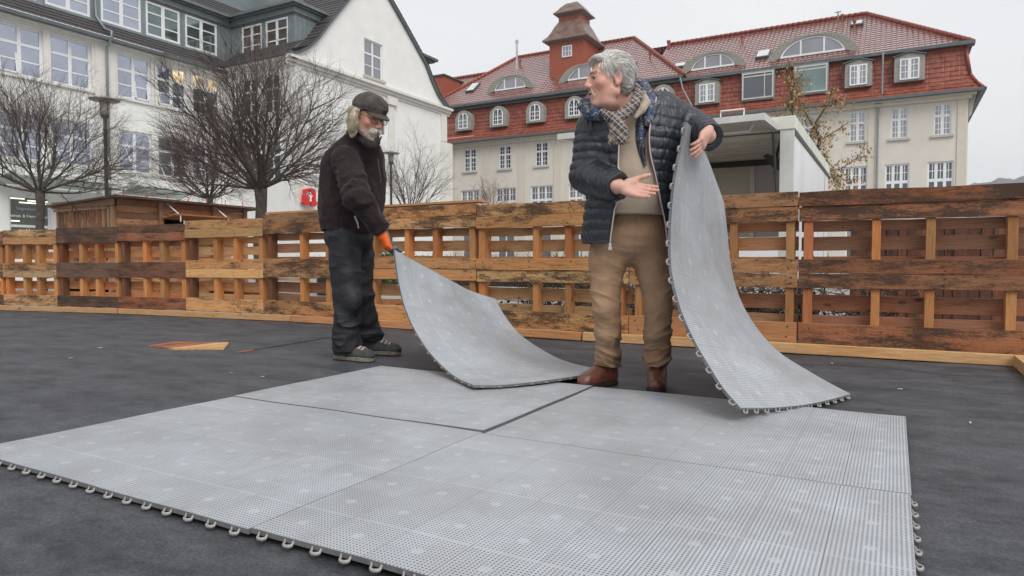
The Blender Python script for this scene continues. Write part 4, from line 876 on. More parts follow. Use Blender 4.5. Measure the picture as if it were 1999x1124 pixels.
def hedge():
    rs = np.random.default_rng(2); T = MB()
    for k in range(2600):
        p = np.array([rs.random()*7.5, rs.random()*.7, .1+.85*rs.random()]); d = rs.normal(0,.09,3); T.tube([p, p+d+(0,0,.03)], [.007,.004], 3, cap=False)
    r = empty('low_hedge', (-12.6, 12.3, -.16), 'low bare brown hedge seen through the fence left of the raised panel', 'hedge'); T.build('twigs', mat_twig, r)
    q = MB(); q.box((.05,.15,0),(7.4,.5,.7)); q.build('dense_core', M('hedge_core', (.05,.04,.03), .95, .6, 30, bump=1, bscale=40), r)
hedge()
def simple(name, a, c, m_, label, cat, bev=.01, grp=None, lid=None):
    r = empty(name, (a[0], a[1], a[2]), label, cat, grp); q = MB(); q.box((0,0,0), (c[0]-a[0], c[1]-a[1], c[2]-a[2])); q.build('body', m_, r, bevel=bev)
    if lid: q = MB(); q.box((-.03,-.03,c[2]-a[2]), (c[0]-a[0]+.03, c[1]-a[1]+.03, c[2]-a[2]+.05)); q.build('lid', lid, r)
    return r
m_pale = M('pale_slab', (.55,.55,.54), .5, .1, 2)
simple('low_platform', (-7.6, 8.1, -.16), (-4.2, 9.4, .22), m_pale, 'pale low platform seen through the lower fence gaps', 'platform', lid=m_pale)
simple('yellow_box', (-3.62, 10.6, .45), (-3.25, 10.9, .74), M('yellow_plastic', (.65,.45,.04), .4, .1), 'bright yellow box seen through the fence beside the brown trousers', 'box')
simple('market_table', (-4.9, 10.4, .36), (-3.0, 11.0, .42), m_pale, 'pale folding table seen through the fence, carrying a yellow box', 'table')
for o_ in [bpy.data.objects[n] for n in ('market_table',)]:
    q = MB()
    for x in (.08, 1.8):
        for y in (.06, .54): q.tube([(x,y,-.52),(x,y,0)], .02, 6)
    q.build('leg', mat_iron, o_)
simple('red_box', (-4.6, 10.6, .42), (-4.38, 10.85, .66), M('red_plastic', (.5,.03,.05), .4, .1), 'small red box on the pale table seen through the fence', 'box')
simple('dark_bag', (-4.25, 10.6, .42), (-3.8, 10.85, .62), M('dark_cloth', (.04,.04,.07), .8, .3, 20), 'dark bag lying on the pale table seen through the fence', 'bag')
simple('teal_banner', (-3.95, 11.9, .78), (-3.1, 11.95, 1.12), M('teal_cloth', (.10,.42,.40), .6, .05), 'teal banner hanging behind the pallet fence', 'banner')
# stack of planks and beams behind the left part of the fence
rs_ = np.random.default_rng(12)
pl0 = None
cn = [('pale orange',(.50,.24,.10)),('brown',(.36,.16,.07)),('bleached',(.58,.40,.25)),('dark red brown',(.26,.10,.05))]
pn = ['the leftmost panel','the panel below the hut corner','the panel below the hut counter','the pale golden panel']
hn = ['low in the heap','topmost in the heap','high in the heap']
for k in range(20):
    L_ = 1.3+rs_.random()*1.2; x = -12.6+1.75*(k % 4)+.5*rs_.random(); y = 5.95+.8*rs_.random(); z = -.14 + .19*(k//4)+.02*rs_.random(); q = MB(); q.box((-L_/2,-.06,0),(L_/2,.06,.035))
    o = q.build('loose_plank', WX, None); o.location = (x, y, z); o.rotation_euler = (radians(rs_.normal(0,10)), radians(rs_.normal(0,4)), radians(rs_.normal(0,14)))
    nm_, c = cn[(k//4+k) % 4]; o.color = c+(.3,)
    tag(o, '%s loose plank %s behind %s' % (nm_, hn[0 if k < 8 else (1 if k >= 16 else 2)] if not (8 <= k < 12) else 'midway in the heap', pn[k % 4]), 'plank', 'loose planks heaped behind the left fence')
# ================================================================== PALLET FENCE
FB = [(.80,5.40,1.165),(-.61,5.37,1.172),(-1.90,5.37,1.178),(-3.39,5.38,1.20),(-4.78,5.44,1.215),(-6.36,5.48,1.195),(-7.70,5.43,1.15),(-8.80,5.24,1.13),(-9.98,5.09,1.12),(-10.95,4.88,1.10),(-12.2,4.62,1.09),(-13.5,4.36,1.08)]
tones = [((0.260,0.111,0.051),.66,'dark reddish brown pallet panel at the right-hand end of the fence'), ((0.364,0.178,0.078),.55,'brown pallet panel behind the raised grey panel, half hidden by it'),
         ((0.439,0.239,0.097),.66,'golden pallet panel with black stains, partly behind the legs in brown trousers'), ((0.425,0.231,0.095),.62,'golden pallet panel with black stains left of the man in brown trousers'),
         ((0.292,0.145,0.065),.70,'dark topped pallet panel behind the man in black'),
         ((0.484,0.271,0.111),.30,'pale golden knotty pallet panel below the hut end and the big tree'), ((0.203,0.090,0.050),.66,'dark reddish pallet panel below the counter of the hut'),
         ((0.125,0.072,0.048),.68,'darkest grey brown pallet panel below the hut corner'), ((0.383,0.223,0.103),.5,'golden and grey pallet panel below the leftmost tree'), ((0.176,0.096,0.063),.6,'dark pallet panel at the left edge of the picture'), ((0.222,0.135,0.075),.5,'pallet panel beyond the left edge of the picture')]
fr_ = [.055,.385,.64,.955]
for k in range(len(FB)-1):
    (xa,ya,ha),(xb,yb,hb) = FB[k+1], FB[k]; L_ = math.hypot(xb-xa, yb-ya); ang = math.atan2(yb-ya, xb-xa); col, al, lb = tones[k]; h = (ha+hb)/2
    if k == 10: continue
    r = empty('pallet_fence_panel', (xa, ya, 0), lb, 'fence panel', 'pallet panels fencing the deck', rz=ang); rs = np.random.default_rng(100+k)
    def bd(nm, a, c, m_, cc, aa, warp=.0):
        q = MB(); x0,y0,z0 = a; x1,y1,z1 = c; nn = 8 if m_ is WX else 1; V = []; F = []
        if m_ is WX:
            for i in range(nn+1):
                t = i/nn; w1 = .002*sin(t*5+rs.random()*2)+.0015*rs.normal(); w2 = .002*rs.normal()
                for (yy, zz) in ((y0,z0+w2),(y1,z0+w2),(y1,z1+w1),(y0,z1+w1)): V.append((x0+(x1-x0)*t, yy, zz))
            for i in range(nn):
                for s in range(4): F.append((i*4+s, i*4+(s+1)%4, i*4+4+(s+1)%4, i*4+4+s))
            F += [(3,2,1,0),(nn*4,nn*4+1,nn*4+2,nn*4+3)]; q.add(V, F)
            if nm == 'front_board':
                q.cm = 1
                for xn in [f_*L_ for f_ in fr_]:
                    for zf in (.28, .74):
                        xx, zz_ = xn+.012*rs.normal(), z0+(z1-z0)*zf+.006*rs.normal(); q.add([(xx+.0065*cos(t_*pi/3), y0-.0035, zz_+.0065*sin(t_*pi/3)) for t_ in range(6)], [(0,1,2,3,4,5)])
                q.cm = 0
        else: q.box(a, c)
        o = q.build(nm, [m_, mat_iron] if m_ is WX else m_, r, bevel=.003); kf = .80+.62*rs.random(); kh = .09*rs.normal(); o.color = (cc[0]*kf*1.03*(1+kh*.3), cc[1]*kf*(1-kh*.5), cc[2]*kf*(1-kh), aa); return o
    g = .0015; e0, e1 = g, L_-g; s = h/1.18
    alt = al
    for i, (z0, z1) in enumerate([(1.075,1.18),(.968,1.0725),(.585,.688),(.478,.5825),(.068,.222)]):
        y = -.012+.004*rs.normal(); j = .002*rs.normal(); cc = col
        if k == 4 and i > 0: cc = (.36,.19,.08)
        bd('front_board', (e0+abs(j), y, z0*s), (e1-abs(j), y+.022, z1*s), WX, cc, min(.8, al+.12*rs.normal()))
    cb = tuple(v*.9+.02 for v in col) if k < 6 else (.36,.17,.07)
    for (z0, z1) in [(1.06,1.15),(.895,.972),(.755,.855),(.60,.708),(.31,.425),(.10,.275)]:
        bd('back_board', (e0+.01, .105, z0*s), (e1-.01, .127, z1*s), WX, cb if k not in (6,7) else (.40,.17,.07), .35)
    so = (.42,.195,.07); xs = [f*L_ for f in fr_]
    if k == 0: xs = [f*L_ for f in (.045,.355,.585,.905)]
    if k == 2: xs = [.03*L_,.41*L_,.62*L_,.94*L_]
    for i, x in enumerate(xs):
        w_ = .026+.006*rs.random(); cc = so if not (i == 0 and k in (4,5,6,7)) else (.13,.06,.03)
        if k == 0 and i == 0: cc = (.40,.15,.06)
        if k == 3 and i == 2: cc = (.50,.17,.06)
        for (z0, z1) in ((.06,.58),(.60,1.15)): bd('stringer', (x-w_, .010, z0*s), (x+w_, .104, z1*s), WZ, tuple(v*.95 for v in cc), .12 if k not in (6,7) else .3)
    for i in range(3):
        pass
# fallen timber edge along the fence foot
def beam(p, q_, h, label, col):
    d = np.array(q_)-np.array(p); L_ = np.linalg.norm(d); ang = math.atan2(d[1], d[0]); m_ = MB(); m_.box((0,-.045,0),(L_,.0,h)); o = m_.build('edge_timber', WX, None, bevel=.004); o.location = (p[0], p[1], .001); o.rotation_euler = (0,0,ang); o.color = col; tag(o, label, 'timber', 'edge timbers along the fence foot')
beam((-2.28,5.33),(.80,5.35),.072,'long pale edge timber at the foot of the fence, right of the boots', (.60,.36,.17,.05))
beam((-5.85,5.45),(-2.30,5.33),.070,'orange edge timber at the fence foot behind the two men', (.52,.26,.12,.12))
beam((-8.7,5.20),(-5.87,5.45),.066,'pale edge timber at the fence foot left of the man in black', (.50,.30,.14,.12))
beam((-13.4,4.25),(-8.72,5.19),.066,'edge timber at the fence foot along the left end', (.48,.29,.14,.15))
m_ = MB(); m_.box((0,0,0),(.10,3.5,.075)); o = m_.build('edge_timber', WY, None, bevel=.004); o.location = (.67,1.79,.001); o.color = (.55,.33,.16,.1); tag(o, 'edge timber running toward the camera at the right edge', 'timber', 'edge timbers along the fence foot')
m_ = MB(); m_.box((0,0,0),(1.6,.13,.022)); o = m_.build('cap_plank', WX, None); o.location = (-6.35,5.50,1.216); o.color = (.50,.26,.11,.1); tag(o, 'thin orange plank lying on top of the fence behind the man in black', 'plank')
m_ = MB(); m_.box((0,0,0),(1.42,.15,.02)); o = m_.build('cap_plank', WX, None); o.location = (-4.78,5.42,1.222); o.rotation_euler = (0,0,-.03); o.color = (.50,.24,.10,.1); tag(o, 'thin orange plank lying on the fence right of the man in black', 'plank')

# ================================================================== FLOOR MATS
def mat_plastic():
    m, t, P, N, L = newmat('perforated_plastic'); P.inputs['Roughness'].default_value = .42; P.inputs['Specular IOR Level'].default_value = .5
    uv = N('ShaderNodeUVMap'); uv.uv_map = 'UVMap'; sp = N('ShaderNodeSeparateXYZ'); L(uv.outputs[0], sp.inputs[0])
    def math_(op, a, b=None, c=None):
        n = N('ShaderNodeMath'); n.operation = op
        for i, v in enumerate((a, b, c)):
            if v is None: continue
            if isinstance(v, (int, float)): n.inputs[i].default_value = v
            else: L(v, n.inputs[i])
        return n.outputs[0]
    U, V = sp.outputs[0], sp.outputs[1]
    def frac(x, per, off=0): return math_('FRACT', math_('MULTIPLY', math_('ADD', x, off), 1/per))
    fu, fv = frac(U, .0100), frac(V, .0106)
    hu = math_('LESS_THAN', math_('ABSOLUTE', math_('SUBTRACT', fu, .5)), .24); hv = math_('LESS_THAN', math_('ABSOLUTE', math_('SUBTRACT', fv, .5)), .27)
    hole = math_('MULTIPLY', hu, hv)
    tu, tv = frac(U, .175), frac(V, .175)
    # solid borders round every small tile and cross ribs
    su = math_('GREATER_THAN', math_('MULTIPLY', tu, math_('SUBTRACT', 1., tu)), .016); sv = math_('GREATER_THAN', math_('MULTIPLY', tv, math_('SUBTRACT', 1., tv)), .016)
    hole = math_('MULTIPLY', hole, math_('ADD', math_('MULTIPLY', su, sv), .35)); hole = math_('MINIMUM', hole, 1.)
    du = math_('SUBTRACT', tu, .5); dv = math_('SUBTRACT', tv, .5); dist = math_('SQRT', math_('ADD', math_('MULTIPLY', du, du), math_('MULTIPLY', dv, dv)))
    disc = math_('LESS_THAN', dist, .085); rib = math_('LESS_THAN', math_('ABSOLUTE', du), .0)
    hole = math_('MULTIPLY', hole, math_('SUBTRACT', 1., math_('MULTIPLY', disc, .72))); hole = math_('MULTIPLY', hole, math_('SUBTRACT', 1., rib))
    crack = math_('LESS_THAN', math_('MINIMUM', tu, math_('SUBTRACT', 1., tu)), .0075)
    every2 = math_('GREATER_THAN', frac(U, .35, .0875), .5); crack = math_('MULTIPLY', crack, math_('ADD', math_('MULTIPLY', every2, .5), .35))
    # colour variation
    tc = N('ShaderNodeTexCoord'); nz = N('ShaderNodeTexNoise'); nz.inputs['Scale'].default_value = 2.2; nz.inputs['Detail'].default_value = 7; nz.inputs['Roughness'].default_value = .65; L(tc.outputs['Object'], nz.inputs['Vector'])
    cr = N('ShaderNodeValToRGB'); e = cr.color_ramp.elements; e[0].position = .3; e[0].color = (.335,.345,.358,1); e[1].position = .62; e[1].color = (.455,.488,.525,1); L(nz.outputs[0], cr.inputs[0])
    bk = N('ShaderNodeTexWhiteNoise'); bk.noise_dimensions = '2D'; cb = N('ShaderNodeCombineXYZ'); L(math_('FLOOR', math_('MULTIPLY', U, 1/.175)), cb.inputs[0]); L(math_('FLOOR', math_('MULTIPLY', V, 1/.0875)), cb.inputs[1]); L(cb.outputs[0], bk.inputs['Vector'])
    mr = N('ShaderNodeMapRange'); mr.inputs[3].default_value = .95; mr.inputs[4].default_value = 1.05; L(bk.outputs[0], mr.inputs[0])
    mx = N('ShaderNodeMix'); mx.data_type = 'RGBA'; mx.blend_type = 'MULTIPLY'; mx.inputs[0].default_value = 1; L(cr.outputs[0], mx.inputs[6]); L(mr.outputs[0], mx.inputs[7])
    m2 = N('ShaderNodeMix'); m2.data_type = 'RGBA'; L(math_('MULTIPLY', disc, .25), m2.inputs[0]); L(mx.outputs[2], m2.inputs[6]); m2.inputs[7].default_value = (.49,.52,.55,1)
    dn = N('ShaderNodeTexNoise'); dn.inputs['Scale'].default_value = 5.; dn.inputs['Detail'].default_value = 12; dn.inputs['Roughness'].default_value = .8; L(tc.outputs['Object'], dn.inputs['Vector'])
    dr = N('ShaderNodeMapRange'); dr.inputs[1].default_value = .50; dr.inputs[2].default_value = .72; dr.inputs[4].default_value = .5; L(dn.outputs[0], dr.inputs[0]); md = N('ShaderNodeMix'); md.data_type = 'RGBA'; L(dr.outputs[0], md.inputs[0]); L(m2.outputs[2], md.inputs[6]); md.inputs[7].default_value = (.27,.25,.22,1)
    m3 = N('ShaderNodeMix'); m3.data_type = 'RGBA'; L(math_('MAXIMUM', math_('MULTIPLY', hole, .86), crack), m3.inputs[0]); L(md.outputs[2], m3.inputs[6]); m3.inputs[7].default_value = (.085,.085,.09,1)
    L(m3.outputs[2], P.inputs['Base Color'])
    bp = N('ShaderNodeBump'); bp.inputs['Strength'].default_value = .5; bp.inputs['Distance'].default_value = .002; L(math_('SUBTRACT', 1., math_('MAXIMUM', hole, crack)), bp.inputs['Height']); L(bp.outputs[0], P.inputs['Normal'])
    return m
mat_mat = mat_plastic(); mat_edge = M('mat_edge', (.14,.14,.145), .5, .2, 30); mat_hook = M('hook_plastic', (.34,.33,.315), .4, .1, 30)
def hook_mesh():
    q = MB(); pts = [(-.014,0,-.004)] + [(-.0110*cos(pi*k/8)*1.1, .006+.012*sin(pi*k/8), -.009) for k in range(9)] + [(.014,0,-.004)]; q.tube(pts, .0030, 6)
    V = np.array(q.v); V[:,2] = V[:,2]*1.6+.003
    me = bpy.data.meshes.new('hook'); me.from_pydata([tuple(v) for v in V], [], q.f); me.update(); me.polygons.foreach_set('use_smooth', [True]*len(me.polygons)); me.materials.append(mat_hook); return me
HK = hook_mesh()
def add_hook(parent, p, tan, outw):
    o = bpy.data.objects.new('hook', HK); COL.objects.link(o); o.parent = parent; t = Vector(tan).normalized(); w_ = Vector(outw); w_ = (w_-t*w_.dot(t)).normalized(); n = t.cross(w_)
    o.matrix_local = Matrix.Translation(Vector(p)) @ Matrix((t, w_, n)).transposed().to_4x4()
    return o
def sheet_mat(name, P, label, hooks=(), thick=.011, group=None, W=1.4, H=1.075, hs=1.):
    """P: (n,m,3) grid, first axis along the long side (1.4), second along the short (1.075)"""
    n, m_ = P.shape[:2]; base = P.reshape(-1,3).mean(0).copy(); base[2] = min(P[:,:,2].min(), base[2])
    r = empty(name, tuple(base), label, 'floor mat', group or 'interlocking plastic floor mats'); G = P-base
    du = np.gradient(G, axis=0); dv = np.gradient(G, axis=1); Nn = np.cross(du, dv); Nn /= np.linalg.norm(Nn, axis=2)[:,:,None]
    if Nn[:,:,2].mean() < 0: Nn = -Nn
    A = np.concatenate([G.reshape(-1,3), (G-Nn*thick).reshape(-1,3)]); I = np.arange(n*m_).reshape(n, m_); q = np.stack([I[:-1,:-1],I[1:,:-1],I[1:,1:],I[:-1,1:]],-1).reshape(-1,4)
    u, v = np.meshgrid(np.linspace(0,W,n), np.linspace(0,H,m_), indexing='ij'); uv = np.stack([u,v],-1).reshape(-1,2)
    s = nmesh('surface', A, np.concatenate([q, (q+n*m_)[:,::-1]]), mat_mat, r, smooth=True, uv=np.concatenate([uv,uv]))
    loop = list(I[:,0])+list(I[-1,1:])+list(I[::-1,-1][1:])+list(I[0,::-1][1:-1]); E = MB(); L_ = len(loop); V = [G.reshape(-1,3)[i]+Nn.reshape(-1,3)[i]*.0008 for i in loop]+[G.reshape(-1,3)[i]-Nn.reshape(-1,3)[i]*(thick+.001) for i in loop]
    ctr = G.reshape(-1,3).mean(0)
    E.add(V, [(i,(i+1)%L_,L_+(i+1)%L_,L_+i) for i in range(L_)]); E.build('edge', mat_edge, r)
    for side in hooks:
        cnt = 16 if side in ('v0','v1') else 12
        for k in range(cnt):
            f = (k+.5)/cnt
            if side in ('v0','v1'): j = 0 if side == 'v0' else m_-1; i = f*(n-1); i0 = min(int(i), n-2); p = G[i0,j]+(G[i0+1,j]-G[i0,j])*(i-i0); t = G[i0+1,j]-G[i0,j]; o_ = G[i0,j]-G[i0,j+(1 if j == 0 else -1)]; nn = Nn[i0,j]
            else: i_ = 0 if side == 'u0' else n-1; jj = f*(m_-1); j0 = min(int(jj), m_-2); p = G[i_,j0]+(G[i_,j0+1]-G[i_,j0])*(jj-j0); t = G[i_,j0+1]-G[i_,j0]; o_ = G[i_,j0]-G[i_+(1 if i_ == 0 else -1),j0]; nn = Nn[i_,j0]
            if Vector(t).cross(Vector(o_)).dot(Vector(nn)) < 0: t = -t
            add_hook(r, p-nn*.002, t, o_).scale = (hs, hs*.8, hs)
    return r
def flat(x0, x1, y0, y1, z, lift=None, label='', hooks=()):
    u, v = np.meshgrid(np.linspace(x0,x1,29), np.linspace(y0,y1,22), indexing='ij'); Z = z+.0009*np.sin(u*11)+.0009*np.sin(v*9+u*3)
    if lift: Z = Z+lift(u, v)
    return sheet_mat('floor_mat', np.stack([u,v,Z],-1), label, hooks)
flat(-2.745,-1.343,1.10,2.172,.019,label='laid grey floor mat at front left, hooks along its near edge',hooks=('v0',))
flat(-1.340,.052,1.105,2.150,.022,label='laid grey floor mat at front right, hooks on its right edge',hooks=('v0','u1'))
flat(-2.75,-1.344,2.176,3.255,.021,lambda u,v: .004*np.clip((u+1.9)/.55,0,1)**2,label='laid grey floor mat at back left under the hanging corner of a lifted mat')
flat(-1.336,.055,2.156,3.250,.017,lambda u,v: .004*np.clip((v-2.9)/.3,0,1),label='laid grey floor mat at back right in front of the leather boots')
# lifted mats: four edges traced in the photo, each at its own distance
def spline(P, n):
    P = np.array(P, float); d = np.r_[0, np.cumsum(np.linalg.norm(np.diff(P, axis=0), axis=1))]; d /= d[-1]; t = np.linspace(0, 1, n)
    m = np.gradient(P, d, axis=0); out = np.zeros((n, 3))
    for i, tt in enumerate(t):
        k = min(np.searchsorted(d, tt, side='right')-1, len(P)-2); h = d[k+1]-d[k]; s = (tt-d[k])/h
        out[i] = (2*s**3-3*s**2+1)*P[k]+(s**3-2*s**2+s)*h*m[k]+(-2*s**3+3*s**2)*P[k+1]+(s**3-s**2)*h*m[k+1]
    return out
def smooth_rs(C, n): 
    C = spline(C, 200); d = np.r_[0, np.cumsum(np.linalg.norm(np.diff(C, axis=0), axis=1))]; t = np.linspace(0, d[-1], n); return np.stack([np.interp(t, d, C[:,k]) for k in range(3)], 1)
def coons(E1, E2, T0, T1, n=60, m_=44):
    """E1,E2 long edges (v=0, v=1); T0 top short edge, T1 bottom short edge"""
    A, B, C, D = smooth_rs(E1, n), smooth_rs(E2, n), smooth_rs(T0, m_), smooth_rs(T1, m_)
    u = np.linspace(0,1,n)[:,None,None]; v = np.linspace(0,1,m_)[None,:,None]
    return (1-v)*A[:,None]+v*B[:,None] + (1-u)*C[None]+u*D[None] - ((1-u)*(1-v)*A[0]+(1-u)*v*B[0]+u*(1-v)*A[-1]+u*v*B[-1])
def dline(pts, d0, d1, p=1.): n = len(pts); return [at(x, y, d0+(d1-d0)*(k/(n-1))**p) for k, (x, y) in enumerate(pts)]
RT = at(1341,238,3.16)
R1 = [(1341,238),(1333,279),(1323,321),(1313,391),(1309,460),(1310,519),(1317,561),(1333,615),(1360,673),(1387,719),(1413,759),(1446,797)]
R2 = [(1414,396),(1420,455),(1427,519),(1445,583),(1483,647),(1525,690),(1579,724),(1621,748),(1661,769)]
E1 = [at(x, y, d) for (x, y), d in zip(R1, np.interp(np.linspace(0,1,len(R1)), [0,.35,.7,1], [3.16,3.13,2.98,2.72]))]
E2 = [at(x, y, d) for (x, y), d in zip(R2, np.interp(np.linspace(0,1,len(R2)), [0,.4,.75,1], [4.0,3.98,3.65,3.33]))]
T0 = dline([(1341,238),(1352,250),(1378,300),(1399,355),(1414,396)], 3.16, 4.0); T1 = dline([(1446,797),(1509,796),(1579,789),(1625,779),(1661,769)], 2.72, 3.33)
sheet_mat('floor_mat', coons(E1, E2, T0, T1), 'grey floor mat held up by its corner by the man in the quilted jacket', ('v0','u1'))
L1_ = [(770,487),(778,547),(787,588),(796,614),(810,644),(834,682),(863,714),(893,738),(924,752)]
L2_ = [(967,583),(984,614),(1007,644),(1034,667),(1063,685),(1092,700),(1122,710),(1168,720)]
E1 = [at(x, y, d) for (x, y), d in zip(L1_, np.interp(np.linspace(0,1,len(L1_)), [0,.3,.7,1], [4.42,4.34,3.86,3.40]))]
E2 = [at(x, y, d) for (x, y), d in zip(L2_, np.interp(np.linspace(0,1,len(L2_)), [0,.3,.7,1], [5.1,4.95,4.45,4.12]))]
T0 = dline([(770,487),(813,511),(875,544),(916,566),(967,583)], 4.42, 5.1); T1 = [at(x, y, d) for x, y, d in ((924,752,3.40),(969,752,3.43),(1019,748,3.48),(1078,741,3.58),(1136,732,3.76),(1168,720,4.12))]
sheet_mat('floor_mat', coons(E1, E2, T0, T1), 'grey floor mat lifted at one corner by the orange glove', ('v0','u1'), hs=.55)
# scraps on the felt
rs = np.random.default_rng(77)
for k in range(11):
    x, y = -6+8*rs.random(), 1.2+3.9*rs.random()
    if -2.8 < x < .1 and y < 3.3: y = 3.4+1.7*rs.random()
    q = MB(); a = rs.random()*6; q.hexa([(-.012,-.004,0),(.012,-.004,0),(.014,.005,0),(-.01,.004,0),(-.012,-.004,.002),(.012,-.004,.003),(.014,.005,.004),(-.01,.004,.002)]); o = q.build('wood_chip', bpy.data.materials.get('chip') or M('chip', (.55,.45,.32), .8), None); o.location = (x,y,.0); o.rotation_euler = (0,0,a); o.scale = (.6+.8*rs.random(),)*3
    tag(o, 'tiny pale wood chip lying on the black felt', 'chip', 'tiny scraps scattered on the felt')
# ================================================================== PEOPLE (implicit surfaces polygonised to one mesh each)
def polyg(f, lo, hi, h, sub=6, margin=0.):
    lo = np.array(lo, float); hi = np.array(hi, float); nb = np.ceil((hi-lo)/(h*sub)).astype(int)+1; n = nb*sub
    bi = np.stack(np.meshgrid(*[np.arange(k) for k in nb], indexing='ij'), -1).reshape(-1, 3)
    dc = f(lo+(bi+.5)*sub*h-.5*h); act = np.abs(dc) < sub*h*1.0+h*2+margin
    F = np.repeat(np.repeat(np.repeat(np.where(dc < 0, -1., 1.).astype(np.float32).reshape(nb), sub, 0), sub, 1), sub, 2)
    loc_ = np.stack(np.meshgrid(*[np.arange(sub)]*3, indexing='ij'), -1).reshape(-1, 3); ab = bi[act]; V5 = F.reshape(nb[0], sub, nb[1], sub, nb[2], sub)
    for s in range(0, len(ab), 1500):
        q = ab[s:s+1500]; P = lo+(q[:, None]*sub+loc_[None])*h; d = f(P.reshape(-1, 3)).astype(np.float32).reshape(len(q), sub, sub, sub)
        V5[q[:, 0], :, q[:, 1], :, q[:, 2], :] = d
    F = V5.reshape(n); S = F < 0; ids = []; pos = []; flip = []; st = np.array([n[1]*n[2], n[2], 1])
    for ax in range(3):
        a = [slice(None)]*3; b = [slice(None)]*3; a[ax] = slice(0, -1); b[ax] = slice(1, None)
        i = np.argwhere(S[tuple(a)] != S[tuple(b)]); o1, o2 = [k for k in range(3) if k != ax]
        i = i[(i[:, o1] > 0) & (i[:, o2] > 0)]; j = i.copy(); j[:, ax] += 1
        fa = F[i[:, 0], i[:, 1], i[:, 2]]; fb = F[j[:, 0], j[:, 1], j[:, 2]]; t = fa/(fa-fb); p = i.astype(float); p[:, ax] += t
        c = i@st; ids.append(np.stack([c, c-st[o1], c-st[o1]-st[o2], c-st[o2]], 1)); pos.append(p); fl = (fa < 0) ^ (ax == 1); flip.append(fl)
    ids = np.concatenate(ids); pos = np.concatenate(pos); flip = np.concatenate(flip)
    uq, inv = np.unique(ids.ravel(), return_inverse=True); inv = inv.reshape(-1, 4); cnt = np.bincount(inv.ravel(), minlength=len(uq)); V = np.zeros((len(uq), 3))
    for k in range(3): V[:, k] = np.bincount(inv.ravel(), weights=np.repeat(pos[:, k], 4), minlength=len(uq))/cnt
    Q = inv.copy(); Q[~flip] = Q[~flip][:, ::-1]
    return lo+V*h, Q
def rc(P, a, b, ra, rb):
    a = np.asarray(a); b = np.asarray(b); ab = b-a; t = np.clip(((P-a)@ab)/(ab@ab), 0, 1); return np.linalg.norm(P-a-t[:, None]*ab, axis=1)-(ra+(rb-ra)*t)
def chain(P, pts, rr, k=.012):
    d = None
    for i in range(len(pts)-1):
        e = rc(P, pts[i], pts[i+1], rr[i], rr[i+1]); d = e if d is None else smin(d, e, k)
    return d
def ell(P, c, r, R=None):
    q = P-np.asarray(c)
    if R is not None: q = q@R
    r = np.asarray(r); k0 = np.linalg.norm(q/r, axis=1); k1 = np.linalg.norm(q/(r*r), axis=1)+1e-9; return k0*(k0-1)/k1
def smin(a, b, k):
    h = np.clip(.5+.5*(b-a)/k, 0, 1); return b+(a-b)*h-k*h*(1-h)
def smax(a, b, k): return -smin(-a, -b, k)
_lat = np.random.default_rng(5).random((32, 32, 32)).astype(np.float32)
def vn(P, s=(1,1,1), off=0.):
    q = P*np.asarray(s)+off; i = np.floor(q).astype(int); f = q-i; f = f*f*(3-2*f); r = 0
    for dx in (0, 1):
        for dy in (0, 1):
            for dz in (0, 1):
                w_ = (f[:,0] if dx else 1-f[:,0])*(f[:,1] if dy else 1-f[:,1])*(f[:,2] if dz else 1-f[:,2]); r = r+w_*_lat[(i[:,0]+dx)%32, (i[:,1]+dy)%32, (i[:,2]+dz)%32]
    return r
def ridged(P, s, off=0.): return 1-np.abs(2*vn(P, s, off)-1)
def folds(P, s=(9,9,9), amp=.008, off=0.):
    W = P+.05*np.stack([vn(P,(7,7,7),3.+off),vn(P,(7,7,7),9.+off),vn(P,(7,7,7),17.+off)],1); return amp*(ridged(W, s, off)**2+.45*ridged(W, np.array(s)*2.1, off+4)**2-.6)
def loft(P, zs, cx, cy, rx, ry, e=2.3):
    z = P[:,2]; o = np.argsort(zs); zs_, cx, cy, rx, ry = [np.array(a, float)[o] for a in (zs, cx, cy, rx, ry)]
    X = (P[:,0]-np.interp(z, zs_, cx))/np.interp(z, zs_, rx); Y = (P[:,1]-np.interp(z, zs_, cy))/np.interp(z, zs_, ry)
    r = (np.abs(X)**e+np.abs(Y)**e)**(1/e)+1e-9; sc = np.minimum(np.interp(z, zs_, rx), np.interp(z, zs_, ry)); d = (r-1)*sc*.95
    return np.maximum(d, np.maximum(zs_[0]-z, z-zs_[-1]))
def frame(f, up):
    f = np.array(f, float); f /= np.linalg.norm(f); up = np.array(up, float); up -= (up@f)*f; up /= np.linalg.norm(up); return np.stack([np.cross(f, up), f, up], 1)   # columns: right, forward, up
def skinmat(): return attr_mat('skin', rough=.5, bump=.35, bscale=260, sss=.12, var=.10, vscale=70)
mat_skin = skinmat()

